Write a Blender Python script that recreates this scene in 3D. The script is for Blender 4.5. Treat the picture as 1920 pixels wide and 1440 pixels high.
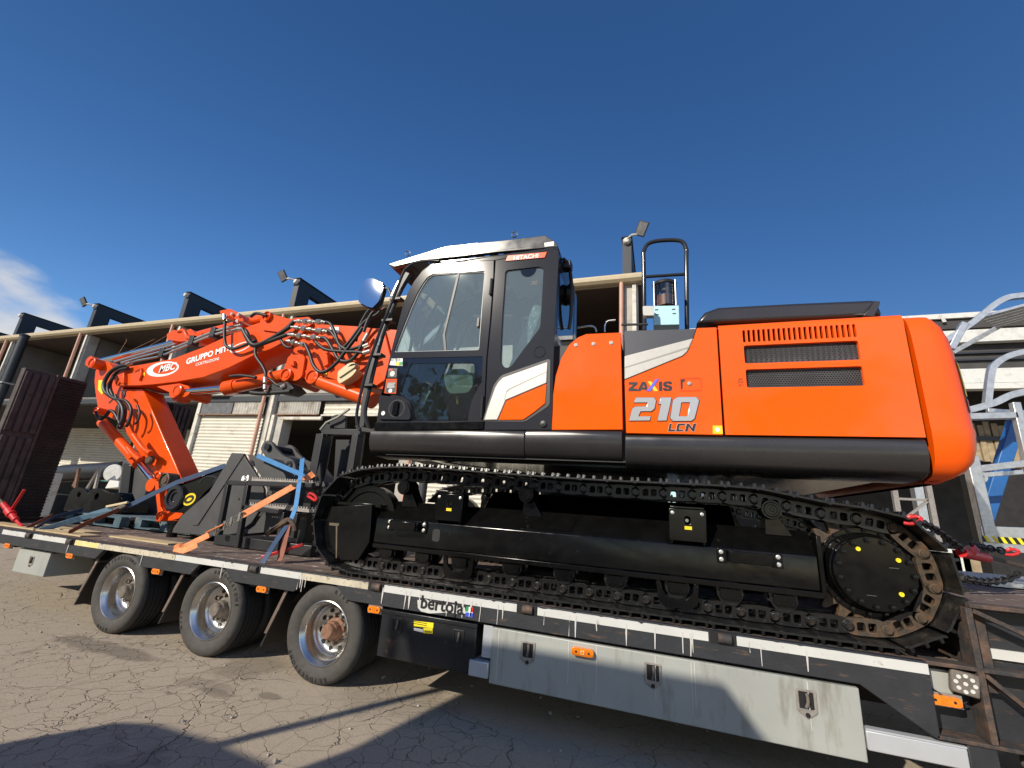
import bpy, bmesh, math, random
from math import sin, cos, pi, radians
from mathutils import Vector, Matrix
from mathutils.geometry import tessellate_polygon

S = bpy.context.scene
for o in list(bpy.data.objects): bpy.data.objects.remove(o)
COL = S.collection
random.seed(7)

# ---------------------------------------------------------------- camera
cam_data = bpy.data.cameras.new('camera')
cam_data.lens = 15.2812; cam_data.sensor_width = 36; cam_data.clip_start = .05; cam_data.clip_end = 4000
cam = bpy.data.objects.new('camera', cam_data); COL.objects.link(cam)
ax = [[0.947902, 0.310647, 0.070573], [0.022339, -0.285812, 0.958025], [0.317778, -0.906537, -0.277861]]
m = Matrix.Identity(4)
for i in range(3):
    for j in range(3): m[j][i] = ax[i][j]
m.translation = (0, 0, 1.46)
cam.matrix_world = m
S.camera = cam

# ---------------------------------------------------------------- sky and sun
SUN_AZ, SUN_EL = radians(209), radians(30.5)       # azimuth clockwise from +Y
sd = Vector((sin(SUN_AZ)*cos(SUN_EL), cos(SUN_AZ)*cos(SUN_EL), sin(SUN_EL)))
W = bpy.data.worlds.new('World'); S.world = W; W.use_nodes = True
nt = W.node_tree; nt.nodes.clear()
def wn(t, **k):
    n = nt.nodes.new(t)
    for a, v in k.items(): setattr(n, a, v)
    return n
sky = wn('ShaderNodeTexSky', sky_type='NISHITA', sun_disc=False, sun_elevation=SUN_EL, sun_rotation=radians(151),
         altitude=300, air_density=1.0, dust_density=.6, ozone_density=3.0)
bg = wn('ShaderNodeBackground'); bg.inputs[1].default_value = .112
hs = wn('ShaderNodeHueSaturation'); hs.inputs['Saturation'].default_value = 1.24; hs.inputs['Hue'].default_value = .506
# a bank of low cloud to the west: cloud mask from direction and noise
tc = wn('ShaderNodeTexCoord')
cdir = Vector((-.925, .295, .150)).normalized()
mp = wn('ShaderNodeMapping'); mp.inputs['Scale'].default_value = (5.2, 5.2, 12)
no = wn('ShaderNodeTexNoise'); no.inputs['Scale'].default_value = 1; no.inputs['Detail'].default_value = 6; no.inputs['Roughness'].default_value = .52
dt = wn('ShaderNodeVectorMath', operation='DOT_PRODUCT'); dt.inputs[1].default_value = cdir
r1 = wn('ShaderNodeMapRange'); r1.inputs[1].default_value = .982; r1.inputs[2].default_value = .9985; r1.inputs[3].default_value = -.40; r1.inputs[4].default_value = .34
ad = wn('ShaderNodeMath', operation='ADD')
r2 = wn('ShaderNodeMapRange'); r2.inputs[1].default_value = .42; r2.inputs[2].default_value = .70; r2.interpolation_type = 'SMOOTHSTEP'
mx = wn('ShaderNodeMix', data_type='RGBA'); mx.inputs[7].default_value = (5.0, 5.1, 5.3, 1)
out = wn('ShaderNodeOutputWorld')
L = nt.links.new
L(tc.outputs['Generated'], mp.inputs[0]); L(mp.outputs[0], no.inputs['Vector'])
L(tc.outputs['Generated'], dt.inputs[0]); L(dt.outputs['Value'], r1.inputs[0])
L(r1.outputs[0], ad.inputs[0]); L(no.outputs[0], ad.inputs[1]); L(ad.outputs[0], r2.inputs[0])
L(r2.outputs[0], mx.inputs[0]); L(sky.outputs[0], hs.inputs['Color']); L(hs.outputs[0], mx.inputs[6]); L(mx.outputs[2], bg.inputs[0]); L(bg.outputs[0], out.inputs[0])
sl = bpy.data.lights.new('sun', 'SUN'); sl.energy = 4.6; sl.angle = radians(.53); sl.color = (1, .915, .785)
so = bpy.data.objects.new('sun', sl); COL.objects.link(so); so.location = (-6, -20, 14)
so.rotation_euler = sd.to_track_quat('Z', 'Y').to_euler()
vs = S.view_settings; vs.view_transform = 'Standard'; vs.look = 'None'; vs.gamma = 1; vs.exposure = .28; vs.use_curve_mapping = False
S.render.resolution_x = 1024; S.render.resolution_y = 768
S.render.engine = 'CYCLES'

# ---------------------------------------------------------------- materials
MATS = {}
def mat(name, col, rough=.5, metal=0, coat=0, var=0, vscale=6, bump=0, bscale=40, dirt=None, dscale=3, dthr=.55, dsoft=.12, spec=.5, drips=None, rvar=0, dstretch=None, ripple=0):
    """procedural paint/metal: base colour with gentle value variation, optional patches of a second colour, fine bump"""
    M = bpy.data.materials.new(name); M.use_nodes = True; MATS[name] = M
    t = M.node_tree; p = t.nodes['Principled BSDF']; l = t.links.new
    p.inputs['Roughness'].default_value = rough; p.inputs['Metallic'].default_value = metal
    p.inputs['Coat Weight'].default_value = coat; p.inputs['Coat Roughness'].default_value = .06
    p.inputs['Specular IOR Level'].default_value = spec
    p.inputs['Base Color'].default_value = (*col, 1)
    def N(k, **a):
        n = t.nodes.new(k)
        for x, v in a.items(): setattr(n, x, v)
        return n
    if var or dirt or bump or drips or rvar or ripple: co = N('ShaderNodeTexCoord').outputs['Object']
    c = None
    if var:
        n = N('ShaderNodeTexNoise'); n.inputs['Scale'].default_value = vscale; n.inputs['Detail'].default_value = 5; l(co, n.inputs['Vector'])
        r = N('ShaderNodeMapRange'); r.inputs[1].default_value = .3; r.inputs[2].default_value = .7; r.inputs[3].default_value = 1-var; r.inputs[4].default_value = 1+var; l(n.outputs[0], r.inputs[0])
        x = N('ShaderNodeMix', data_type='RGBA', blend_type='MULTIPLY'); x.inputs[0].default_value = 1; x.inputs[6].default_value = (*col, 1); l(r.outputs[0], x.inputs[7]); c = x.outputs[2]
    if dirt:
        n = N('ShaderNodeTexNoise'); n.inputs['Scale'].default_value = dscale; n.inputs['Detail'].default_value = 8; n.inputs['Roughness'].default_value = .65; l(co, n.inputs['Vector'])
        if dstretch: q = N('ShaderNodeMapping'); q.inputs['Scale'].default_value = dstretch; l(co, q.inputs[0]); l(q.outputs[0], n.inputs['Vector'])
        r = N('ShaderNodeMapRange'); r.inputs[1].default_value = dthr-dsoft; r.inputs[2].default_value = dthr+dsoft; l(n.outputs[0], r.inputs[0])
        x = N('ShaderNodeMix', data_type='RGBA'); x.inputs[6].default_value = (*col, 1); x.inputs[7].default_value = (*dirt, 1); l(r.outputs[0], x.inputs[0])
        if c: l(c, x.inputs[6])
        c = x.outputs[2]
    if drips:
        q = N('ShaderNodeMapping'); q.inputs['Scale'].default_value = (22, 22, .9); l(co, q.inputs[0])
        n = N('ShaderNodeTexNoise'); n.inputs['Scale'].default_value = 1; n.inputs['Detail'].default_value = 3; l(q.outputs[0], n.inputs['Vector'])
        r = N('ShaderNodeMapRange'); r.inputs[1].default_value = .64; r.inputs[2].default_value = .72; r.inputs[4].default_value = .8; l(n.outputs[0], r.inputs[0])
        x = N('ShaderNodeMix', data_type='RGBA'); x.inputs[6].default_value = (*col, 1); x.inputs[7].default_value = (*drips, 1); l(r.outputs[0], x.inputs[0])
        if c: l(c, x.inputs[6])
        c = x.outputs[2]
    if c: l(c, p.inputs['Base Color'])
    if rvar:
        n = N('ShaderNodeTexNoise'); n.inputs['Scale'].default_value = vscale*1.7; n.inputs['Detail'].default_value = 6; l(co, n.inputs['Vector'])
        r = N('ShaderNodeMapRange'); r.inputs[1].default_value = .3; r.inputs[2].default_value = .7; r.inputs[3].default_value = max(.03, rough-rvar); r.inputs[4].default_value = rough+rvar; l(n.outputs[0], r.inputs[0]); l(r.outputs[0], p.inputs['Roughness'])
    if bump:
        n = N('ShaderNodeTexNoise'); n.inputs['Scale'].default_value = bscale; n.inputs['Detail'].default_value = 4; l(co, n.inputs['Vector'])
        b = N('ShaderNodeBump'); b.inputs['Strength'].default_value = bump; b.inputs['Distance'].default_value = .01; l(n.outputs[0], b.inputs['Height']); l(b.outputs[0], p.inputs['Normal'])
    if ripple:   # slow waviness of sheet metal
        n = N('ShaderNodeTexNoise'); n.inputs['Scale'].default_value = 2.6; n.inputs['Detail'].default_value = 2; l(co, n.inputs['Vector'])
        b = N('ShaderNodeBump'); b.inputs['Strength'].default_value = 1; b.inputs['Distance'].default_value = ripple; l(n.outputs[0], b.inputs['Height']); l(b.outputs[0], p.inputs['Coat Normal'] if False else p.inputs['Normal'])
    return M
def glass(name, tint, gloss_rough=.02, alpha=.8, haze=0):
    """thin sheet glass: transparent film with a fresnel reflection"""
    M = bpy.data.materials.new(name); M.use_nodes = True; MATS[name] = M
    t = M.node_tree; t.nodes.clear(); l = t.links.new
    o = t.nodes.new('ShaderNodeOutputMaterial'); mxn = t.nodes.new('ShaderNodeMixShader'); tr = t.nodes.new('ShaderNodeBsdfTransparent'); gl = t.nodes.new('ShaderNodeBsdfGlossy')
    fr = t.nodes.new('ShaderNodeFresnel'); fr.inputs[0].default_value = 1.5
    mr = t.nodes.new('ShaderNodeMapRange'); mr.inputs[3].default_value = alpha; mr.inputs[4].default_value = 1
    tr.inputs[0].default_value = (*tint, 1); gl.inputs['Roughness'].default_value = gloss_rough
    l(fr.outputs[0], mr.inputs[0]); l(mr.outputs[0], mxn.inputs[0])
    base_ = tr.outputs[0]
    if haze:   # dust film on the pane, also paled to brighten the cab behind it
        df = t.nodes.new('ShaderNodeBsdfDiffuse'); df.inputs[0].default_value = (.55, .62, .60, 1); hm = t.nodes.new('ShaderNodeMixShader'); hm.inputs[0].default_value = haze
        l(base_, hm.inputs[1]); l(df.outputs[0], hm.inputs[2]); base_ = hm.outputs[0]
    l(base_, mxn.inputs[1]); l(gl.outputs[0], mxn.inputs[2]); l(mxn.outputs[0], o.inputs[0])
    return M
ORANGE = mat('orange_paint', (.90, .105, .001), .18, coat=.28, var=.035, vscale=1.6, spec=.30, rvar=.05, ripple=.012)
ORANGE2 = mat('orange_red_paint', (.70, .078, .005), .28, coat=.12, var=.06, vscale=3, spec=.3)
ORANGE3 = mat('orange_cast_paint', (.88, .100, .001), .30, coat=.15, bump=.06, bscale=220, spec=.3)
SKIRT = mat('charcoal_satin_paint', (.026, .024, .024), .26, coat=.12, var=.08, vscale=2.5, rvar=.06)
CABGREY = mat('dark_grey_cab_paint', (.028, .029, .034), .13, coat=0, var=.05, vscale=3, spec=.18)
DARKTOP = mat('slate_grey_paint', (.052, .054, .064), .42, var=.06)
BLACK = mat('gloss_black_paint', (.0035, .0035, .0035), .16, coat=0, var=.3, vscale=9, dirt=(.02, .017, .012), dscale=14, dthr=.69, dsoft=.05, rvar=.05, spec=.32)
BLACKM = mat('matt_black', (.010, .010, .011), .55, var=.2)
RUBBER = mat('black_rubber', (.012, .012, .012), .48, var=.2, vscale=30)
SHOE = mat('track_shoe_black', (.009, .009, .009), .36, var=.4, vscale=20, dirt=(.055, .047, .036), dscale=16, dthr=.64, dsoft=.08, bump=.15, bscale=60)
GROUSE = mat('track_link_black', (.008, .008, .008), .26, var=.3, vscale=20, dirt=(.05, .036, .024), dscale=22, dthr=.64, dsoft=.07)
RUSTLINK = mat('muddy_rust_link', (.048, .036, .024), .6, var=.4, vscale=30, dirt=(.12, .062, .028), dscale=20, dthr=.57)
SILVER = mat('pale_silver_paint', (.50, .485, .44), .38, metal=.15, var=.04, vscale=40, bump=.03, bscale=300)
CHROME = mat('chromed_rod', (.80, .80, .82), .08, metal=1)
STEELF = mat('zinc_fitting', (.62, .60, .54), .3, metal=1, var=.2, vscale=60)
BOLTM = mat('bright_bolt', (.70, .68, .64), .35, metal=.8)
WHITE = mat('white_print', (.80, .80, .78), .5)
BLKPRINT = mat('black_print', (.012, .012, .012), .45)
YELLOW = mat('yellow_decal', (.78, .56, .01), .45)
YELLOWPLUG = mat('yellow_plug', (.80, .66, .02), .4)
RED = mat('red_painted_steel', (.55, .018, .022), .38, var=.2, vscale=20, dirt=(.12, .03, .02), dscale=22, dthr=.63)
BLUE = mat('royal_blue_print', (.05, .09, .55), .4)
VIOLET = mat('violet_print', (.13, .12, .62), .4)
GREEN = mat('green_print', (.02, .28, .06), .5)
MIRROR = mat('mirror_glass', (.85, .87, .9), .01, metal=1)
GLASS = glass('cab_glass', (.80, .90, .88), alpha=.05, haze=.12)
GLASSD = glass('dark_cab_glass', (.62, .70, .68), alpha=.03, haze=.015)
FRIT = mat('black_glass_border', (.008, .008, .009), .04, coat=.3, spec=.7)
CLEAR = glass('clear_plastic', (.92, .92, .92), alpha=.06)
MESHM = mat('grey_mesh_steel', (.10, .10, .102), .5, var=.3)
RADI = mat('radiator_fin_black', (.012, .012, .013), .5)

# ---------------------------------------------------------------- mesh helpers
class B:
    """collects shapes into one mesh"""
    def __init__(s): s.v = []; s.f = []
    def add(s, vs, fs, M=None):
        k = len(s.v); s.v += [tuple(M @ Vector(v)) if M else tuple(v) for v in vs]; s.f += [tuple(i+k for i in f) for f in fs]; return s
    def box(s, x0, x1, y0, y1, z0, z1, M=None):
        return s.add([(x0,y0,z0),(x1,y0,z0),(x1,y1,z0),(x0,y1,z0),(x0,y0,z1),(x1,y0,z1),(x1,y1,z1),(x0,y1,z1)],
                     [(0,3,2,1),(4,5,6,7),(0,1,5,4),(1,2,6,5),(2,3,7,6),(3,0,4,7)], M)
    def plate(s, outer, y0, y1, holes=(), M=None, chamfer=0):
        """(x,z) outline with optional holes, extruded from y0 (near) to y1"""
        loops = [list(outer)] + [list(h) for h in holes]
        flat = [p for lp in loops for p in lp]; n = len(flat)
        tri = tessellate_polygon([[Vector((p[0], p[1], 0)) for p in lp] for lp in loops])
        vs = [(p[0], y0, p[1]) for p in flat] + [(p[0], y1, p[1]) for p in flat]; fs = []
        for a, b, c in tri:
            ar = (flat[b][0]-flat[a][0])*(flat[c][1]-flat[a][1])-(flat[c][0]-flat[a][0])*(flat[b][1]-flat[a][1])
            if abs(ar) < 1e-12: continue
            if ar < 0: b, c = c, b
            fs.append((a, b, c)); fs.append((a+n, c+n, b+n))
        k = 0
        for li, lp in enumerate(loops):
            A = sum(lp[i][0]*lp[(i+1) % len(lp)][1]-lp[(i+1) % len(lp)][0]*lp[i][1] for i in range(len(lp)))
            fl = (A > 0) == (li == 0)
            for i in range(len(lp)):
                a, b = k+i, k+(i+1) % len(lp)
                fs.append((b, a, a+n, b+n) if fl else (a, b, b+n, a+n))
            k += len(lp)
        return s.add(vs, fs, M)
    def prism(s, poly, d0, d1, axis='x', M=None):
        """polygon extruded along axis x (poly in y,z) or z (poly in x,y)"""
        n = len(poly)
        if axis == 'x': vs = [(d0, p[0], p[1]) for p in poly]+[(d1, p[0], p[1]) for p in poly]
        elif axis == 'z': vs = [(p[0], p[1], d0) for p in poly]+[(p[0], p[1], d1) for p in poly]
        else: vs = [(p[0], d0, p[1]) for p in poly]+[(p[0], d1, p[1]) for p in poly]
        fs = [tuple(range(n-1, -1, -1)), tuple(range(n, 2*n))]+[(i, (i+1) % n, (i+1) % n+n, i+n) for i in range(n)]
        return s.add(vs, fs, M)
    def cyl(s, p0, p1, r, n=16, r1=None, caps=True):
        p0, p1 = Vector(p0), Vector(p1); d = p1-p0; q = d.to_track_quat('Z', 'Y').to_matrix().to_4x4(); q.translation = p0
        r1 = r if r1 is None else r1; h = d.length
        vs = [(r*cos(2*pi*i/n), r*sin(2*pi*i/n), 0) for i in range(n)]+[(r1*cos(2*pi*i/n), r1*sin(2*pi*i/n), h) for i in range(n)]
        fs = [(i, (i+1) % n, (i+1) % n+n, i+n) for i in range(n)]
        if caps: fs += [tuple(range(n-1, -1, -1)), tuple(range(n, 2*n))]
        return s.add(vs, fs, q)
    def lathe(s, p, d, prof, n=24, close=False):
        """profile [(radius, height along d)] turned about axis d through p"""
        q = Vector(d).to_track_quat('Z', 'Y').to_matrix().to_4x4(); q.translation = Vector(p)
        k = len(prof); vs = [(r*cos(2*pi*i/n), r*sin(2*pi*i/n), h) for i in range(n) for r, h in prof]; fs = []
        for i in range(n):
            j = (i+1) % n
            for a in range(k-1): fs.append((i*k+a, j*k+a, j*k+a+1, i*k+a+1))
            if close: fs.append((i*k+k-1, j*k+k-1, j*k, i*k))
        return s.add(vs, fs, q)
    def tube(s, path, r, n=8, smooth=0, closed=False, rs=None):
        P = [Vector(p) for p in path]
        if smooth: P = spline(P, smooth)
        m_ = len(P); k = len(s.v); up = None
        for i, p in enumerate(P):
            t = (P[min(i+1, m_-1)]-P[max(i-1, 0)]).normalized()
            if up is None:
                up = Vector((0, 0, 1)) if abs(t.z) < .9 else Vector((1, 0, 0))
            u = (up-t*up.dot(t)).normalized(); w = t.cross(u); up = u
            for j in range(n):
                a = 2*pi*(j+.5)/n; s.v.append(tuple(p+(u*cos(a)+w*sin(a))*r))
        for i in range(m_-1):
            for j in range(n): s.f.append((k+i*n+j, k+i*n+(j+1) % n, k+(i+1)*n+(j+1) % n, k+(i+1)*n+j))
        s.f.append(tuple(k+j for j in range(n-1, -1, -1))); s.f.append(tuple(k+(m_-1)*n+j for j in range(n)))
        return s
    def strap(s, path, w, t=.004, side=(0, 1, 0), smooth=0):
        """flat webbing along a path, width along `side`"""
        P = [Vector(p) for p in path]
        if smooth: P = spline(P, smooth)
        sd_ = Vector(side).normalized(); k = len(s.v)
        for i, p in enumerate(P):
            tg = (P[min(i+1, len(P)-1)]-P[max(i-1, 0)]).normalized(); q = (sd_-tg*sd_.dot(tg)).normalized(); nn = tg.cross(q)
            for a, b in ((-1, -1), (1, -1), (1, 1), (-1, 1)): s.v.append(tuple(p+q*(w/2*a)+nn*(t/2*b)))
        for i in range(len(P)-1):
            for j in range(4): s.f.append((k+i*4+j, k+i*4+(j+1) % 4, k+i*4+4+(j+1) % 4, k+i*4+4+j))
        e = k+(len(P)-1)*4; s.f += [(k+3, k+2, k+1, k), (e, e+1, e+2, e+3)]
        return s
    def bar(s, p0, p1, w, h, up=(0, 0, 1)):
        """rectangular bar, w across and h along up"""
        p0, p1 = Vector(p0), Vector(p1); t = (p1-p0).normalized(); u = Vector(up); u = (u-t*u.dot(t)).normalized(); q = t.cross(u)
        vs = [tuple(p+q*(w/2*a)+u*(h/2*b)) for p in (p0, p1) for a, b in ((-1,-1),(1,-1),(1,1),(-1,1))]
        return s.add(vs, [(3,2,1,0),(4,5,6,7),(0,1,5,4),(1,2,6,5),(2,3,7,6),(3,0,4,7)])
    def obj(s, name, mat_, parent=None, bev=0, smooth=False, seg=2, ang=35):
        return link(name, s.mesh(name, mat_, smooth), parent, bev, seg, ang)
    def mesh(s, name, mat_, smooth=False):
        me = bpy.data.meshes.new(name); me.from_pydata(s.v, [], s.f); me.update()
        b = bmesh.new(); b.from_mesh(me); bmesh.ops.recalc_face_normals(b, faces=b.faces); b.to_mesh(me); b.free()
        if smooth:
            me.shade_smooth()
            try: me.set_sharp_from_angle(angle=radians(38))
            except Exception: pass
        if mat_: me.materials.append(mat_)
        return me
def spline(P, n):
    P = [Vector(p) for p in P]; out = []
    for i in range(len(P)-1):
        a, b, c, d = P[max(i-1, 0)], P[i], P[i+1], P[min(i+2, len(P)-1)]
        for k in range(n):
            t = k/n; out.append(.5*((2*b)+(c-a)*t+(2*a-5*b+4*c-d)*t*t+(3*b-a-3*c+d)*t**3))
    out.append(P[-1]); return out
def link(name, me, parent=None, bev=0, seg=2, ang=35, M=None):
    o = bpy.data.objects.new(name, me); COL.objects.link(o)
    if parent is not None:
        o.parent = parent
        o.matrix_parent_inverse = base_mat(parent).inverted()
    if M is not None: o.matrix_basis = M
    if bev:
        b = o.modifiers.new('bevel', 'BEVEL'); b.width = bev; b.segments = seg; b.limit_method = 'ANGLE'; b.angle_limit = radians(ang); b.harden_normals = False
        if me:
            me.shade_smooth()
            try: me.set_sharp_from_angle(angle=radians(50))
            except Exception: pass
    return o
def base_mat(o):
    mm = o.matrix_basis.copy()
    if o.parent: mm = base_mat(o.parent) @ o.matrix_parent_inverse @ mm
    return mm
def tag(o, label, cat, group=None):
    o['label'] = label; o['category'] = cat
    if group: o['group'] = group
    return o
def thing(name, label, cat, loc=(0, 0, 0), group=None):
    o = bpy.data.objects.new(name, None); COL.objects.link(o); o.location = loc; o.empty_display_size = .2
    return tag(o, label, cat, group)
def structure(o): o['kind'] = 'structure'; return o
def rnd(pts, r, n=4):
    """round the corners of a polygon outline"""
    out = []; m_ = len(pts)
    for i in range(m_):
        p = Vector(pts[i]); a = Vector(pts[i-1])-p; b = Vector(pts[(i+1) % m_])-p
        rr = min(r, a.length*.48, b.length*.48); a = p+a.normalized()*rr; b = p+b.normalized()*rr
        for k in range(n+1):
            t = k/n; q = a*(1-t)**2+p*2*t*(1-t)+b*t*t; out.append((q.x, q.y))
    return out
def circ(cx, cz, r, n=20, a0=0): return [(cx+r*cos(2*pi*i/n+a0), cz+r*sin(2*pi*i/n+a0)) for i in range(n)]
def text(s, size, mat_, name, parent, loc, ext=.002, off=.0, shear=0, spacing=1, rot=None, sx=1):
    """flat lettering standing in the x-z plane (reads from -y)"""
    cu = bpy.data.curves.new('lettering', 'FONT'); cu.body = s; cu.size = size; cu.extrude = ext; cu.offset = off; cu.shear = shear; cu.space_character = spacing; cu.resolution_u = 3
    t = bpy.data.objects.new('tmp', cu); COL.objects.link(t); dg = bpy.context.evaluated_depsgraph_get()
    me = bpy.data.meshes.new_from_object(t.evaluated_get(dg)); bpy.data.objects.remove(t); me.materials.clear(); me.materials.append(mat_)
    M = Matrix.Translation(loc) @ (rot if rot else Matrix.Identity(4)) @ Matrix.Rotation(pi/2, 4, 'X') @ Matrix.Diagonal((sx, 1, 1, 1))
    me.transform(M); me.update()
    return link(name, me, parent)
def copy_tree(o, parent=None):
    c = o.copy(); COL.objects.link(c)
    if parent is not None: c.parent = parent
    for ch in [x for x in bpy.data.objects if x.parent == o]: copy_tree(ch, c)
    return c

# ================================================================ GROUND
def ground_material():
    M = bpy.data.materials.new('cracked_asphalt'); M.use_nodes = True; t = M.node_tree; l = t.links.new; p = t.nodes['Principled BSDF']
    def N(k, **a):
        n = t.nodes.new(k)
        for x, v in a.items(): setattr(n, x, v)
        return n
    co = N('ShaderNodeTexCoord').outputs['Object']
    def noise(sc, det=4, rough=.55, vec=None):
        n = N('ShaderNodeTexNoise'); n.inputs['Scale'].default_value = sc; n.inputs['Detail'].default_value = det; n.inputs['Roughness'].default_value = rough; l(vec or co, n.inputs['Vector']); return n
    def rng(src, a, b, c=0, d=1):
        r = N('ShaderNodeMapRange'); r.inputs[1].default_value = a; r.inputs[2].default_value = b; r.inputs[3].default_value = c; r.inputs[4].default_value = d; l(src, r.inputs[0]); return r.outputs[0]
    def mth(op, a, b):
        n = N('ShaderNodeMath', operation=op)
        for i, x in enumerate((a, b)):
            if isinstance(x, (int, float)): n.inputs[i].default_value = x
            else: l(x, n.inputs[i])
        return n.outputs[0]
    def mix(f, a, b, bt='MIX'):
        n = N('ShaderNodeMix', data_type='RGBA', blend_type=bt)
        for i, x in ((0, f), (6, a), (7, b)):
            if isinstance(x, (int, float)): n.inputs[i].default_value = x
            elif isinstance(x, tuple): n.inputs[i].default_value = (*x, 1)
            else: l(x, n.inputs[i])
        return n.outputs[2]
    # warped coordinates make the cracks wander
    w = noise(2.2, 5).outputs['Color']; vm = N('ShaderNodeVectorMath', operation='SUBTRACT'); l(w, vm.inputs[0]); vm.inputs[1].default_value = (.5, .5, .5)
    vs_ = N('ShaderNodeVectorMath', operation='SCALE'); vs_.inputs['Scale'].default_value = .35; l(vm.outputs[0], vs_.inputs[0])
    va = N('ShaderNodeVectorMath', operation='ADD'); l(co, va.inputs[0]); l(vs_.outputs[0], va.inputs[1])
    def cracks(sc, wd):
        v = N('ShaderNodeTexVoronoi', feature='DISTANCE_TO_EDGE'); v.inputs['Scale'].default_value = sc; l(va.outputs[0], v.inputs['Vector']); return rng(v.outputs['Distance'], 0, wd, 1, 0)
    area = rng(noise(.35, 3).outputs[0], .30, .50)
    fine = mth('MULTIPLY', cracks(6.2, .014), mth('MULTIPLY', area, rng(noise(1.3, 4).outputs[0], .36, .52)))
    big = mth('MULTIPLY', cracks(.75, .0045), rng(noise(.9, 3).outputs[0], .44, .52))
    mid = mth('MULTIPLY', cracks(2.4, .007), rng(noise(.6, 3).outputs[0], .46, .55))
    cr = mth('MINIMUM', mth('ADD', mth('ADD', fine, big), mid), 1)
    g = noise(160, 3, .7).outputs[0]; m1 = noise(1.1, 6).outputs[0]; m2 = noise(9, 5).outputs[0]
    base = mix(rng(m1, .3, .7), (.315, .255, .185), (.40, .333, .25))
    base = mix(rng(m2, .35, .7), base, (.35, .288, .21))
    base = mix(rng(noise(55, 4, .7).outputs[0], .35, .66, 0, .7), base, (.19, .158, .12)); base = mix(rng(g, .3, .75), base, (.47, .395, .305)); base = mix(rng(noise(240, 2).outputs[0], .55, .68, 0, .75), base, (.10, .088, .072))
    stain = mth('MULTIPLY', rng(noise(.8, 6, .6).outputs[0], .63, .69), .55)
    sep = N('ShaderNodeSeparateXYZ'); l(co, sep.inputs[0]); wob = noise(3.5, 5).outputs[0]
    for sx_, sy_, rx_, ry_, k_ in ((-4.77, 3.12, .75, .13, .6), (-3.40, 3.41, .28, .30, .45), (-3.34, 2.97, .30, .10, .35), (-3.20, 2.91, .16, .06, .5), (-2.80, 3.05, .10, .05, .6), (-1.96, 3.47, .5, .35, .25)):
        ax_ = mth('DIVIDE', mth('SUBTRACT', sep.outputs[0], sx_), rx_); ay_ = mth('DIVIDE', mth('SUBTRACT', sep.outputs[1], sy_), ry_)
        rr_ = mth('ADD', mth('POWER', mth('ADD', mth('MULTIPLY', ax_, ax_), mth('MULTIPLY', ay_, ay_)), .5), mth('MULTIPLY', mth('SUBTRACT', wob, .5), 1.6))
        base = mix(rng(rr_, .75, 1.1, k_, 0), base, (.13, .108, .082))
    base = mix(stain, base, (.12, .102, .080))
    base = mix(mth('MULTIPLY', cr, .62), base, (.055, .046, .037))
    l(base, p.inputs['Base Color']); p.inputs['Roughness'].default_value = .88; p.inputs['Specular IOR Level'].default_value = .25
    h = mth('ADD', mth('MULTIPLY', cr, -1.4), mth('ADD', mth('MULTIPLY', g, .25), mth('MULTIPLY', m2, .5)))
    b = N('ShaderNodeBump'); b.inputs['Strength'].default_value = .75; b.inputs['Distance'].default_value = .012; l(h, b.inputs['Height']); l(b.outputs[0], p.inputs['Normal'])
    return M
gb = B(); gb.add([(-600, -600, 0), (600, -600, 0), (600, 600, 0), (-600, 600, 0)], [(0, 1, 2, 3)])
structure(gb.obj('ground', ground_material()))

PEB = mat('grit', (.30, .265, .22), .9, var=.3, vscale=9)
pb = B(); rq = random.Random(11)
for k in range(420):
    x, y, r = rq.uniform(-9, 1.5), rq.uniform(1.3, 6), abs(rq.gauss(.004, .004))+.002
    pb.lathe((x, y, 0), (rq.gauss(0, .3), rq.gauss(0, .3), 1), [(r, -.001), (r*1.1, r*.5), (r*.4, r*1.1), (0, r*1.15)], 5)
gv = pb.obj('grit', PEB); gv['kind'] = 'stuff'; gv['label'] = 'loose grit scattered over the cracked asphalt'; gv['category'] = 'grit'

# ================================================================ LONG WORKSHOP BUILDING (facade plane y = 11)
CONC = mat('weathered_concrete', (.40, .375, .325), .85, var=.12, vscale=1.5, bump=.25, bscale=30, dirt=(.22, .20, .17), dscale=1.2, dthr=.6)
BEIGE = mat('beige_gutter_paint', (.46, .375, .235), .5, var=.06)
PINKPIPE = mat('pink_plastic_downpipe', (.50, .27, .19), .5, var=.1, vscale=4)
BROWNW = mat('brown_timber_boards', (.085, .050, .035), .75, var=.25, vscale=3)
BROWNB = mat('pale_brown_beam', (.22, .15, .105), .75, var=.15)
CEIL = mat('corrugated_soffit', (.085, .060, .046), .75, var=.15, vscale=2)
PARTN = mat('shaded_concrete_partition', (.16, .15, .135), .9, var=.15, vscale=2)  # concrete copy darkened to stand in for the shade inside the loft
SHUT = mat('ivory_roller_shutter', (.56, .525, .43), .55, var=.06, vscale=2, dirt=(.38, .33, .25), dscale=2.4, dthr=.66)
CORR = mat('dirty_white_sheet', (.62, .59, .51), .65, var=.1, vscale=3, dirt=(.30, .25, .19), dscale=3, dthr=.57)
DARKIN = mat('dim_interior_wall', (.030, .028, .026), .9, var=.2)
ANTH = mat('anthracite_steel', (.020, .023, .028), .5, var=.1)
RUSTB = mat('rusty_trim', (.22, .12, .07), .8, var=.3)
GALV = mat('galvanised_steel', (.50, .52, .53), .42, metal=.75, var=.14, vscale=24, rvar=.1)
LAMPG = mat('floodlight_glass', (.12, .12, .12), .15)
POSTX = [-29.7, -24.0, -18.15, -12.45, -6.5, -.62]
FY, GZ = 11.0, 7.83
wb = thing('workshop_building', 'long beige workshop with roller shutters, open timber loft and gutter behind the excavator', 'building', (-15, FY, 0))
x0, x1 = -47, -.35
def bx(name, m_, *a, parent=wb, bev=0): return B().box(*a).obj(name, m_, parent, bev)
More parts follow.
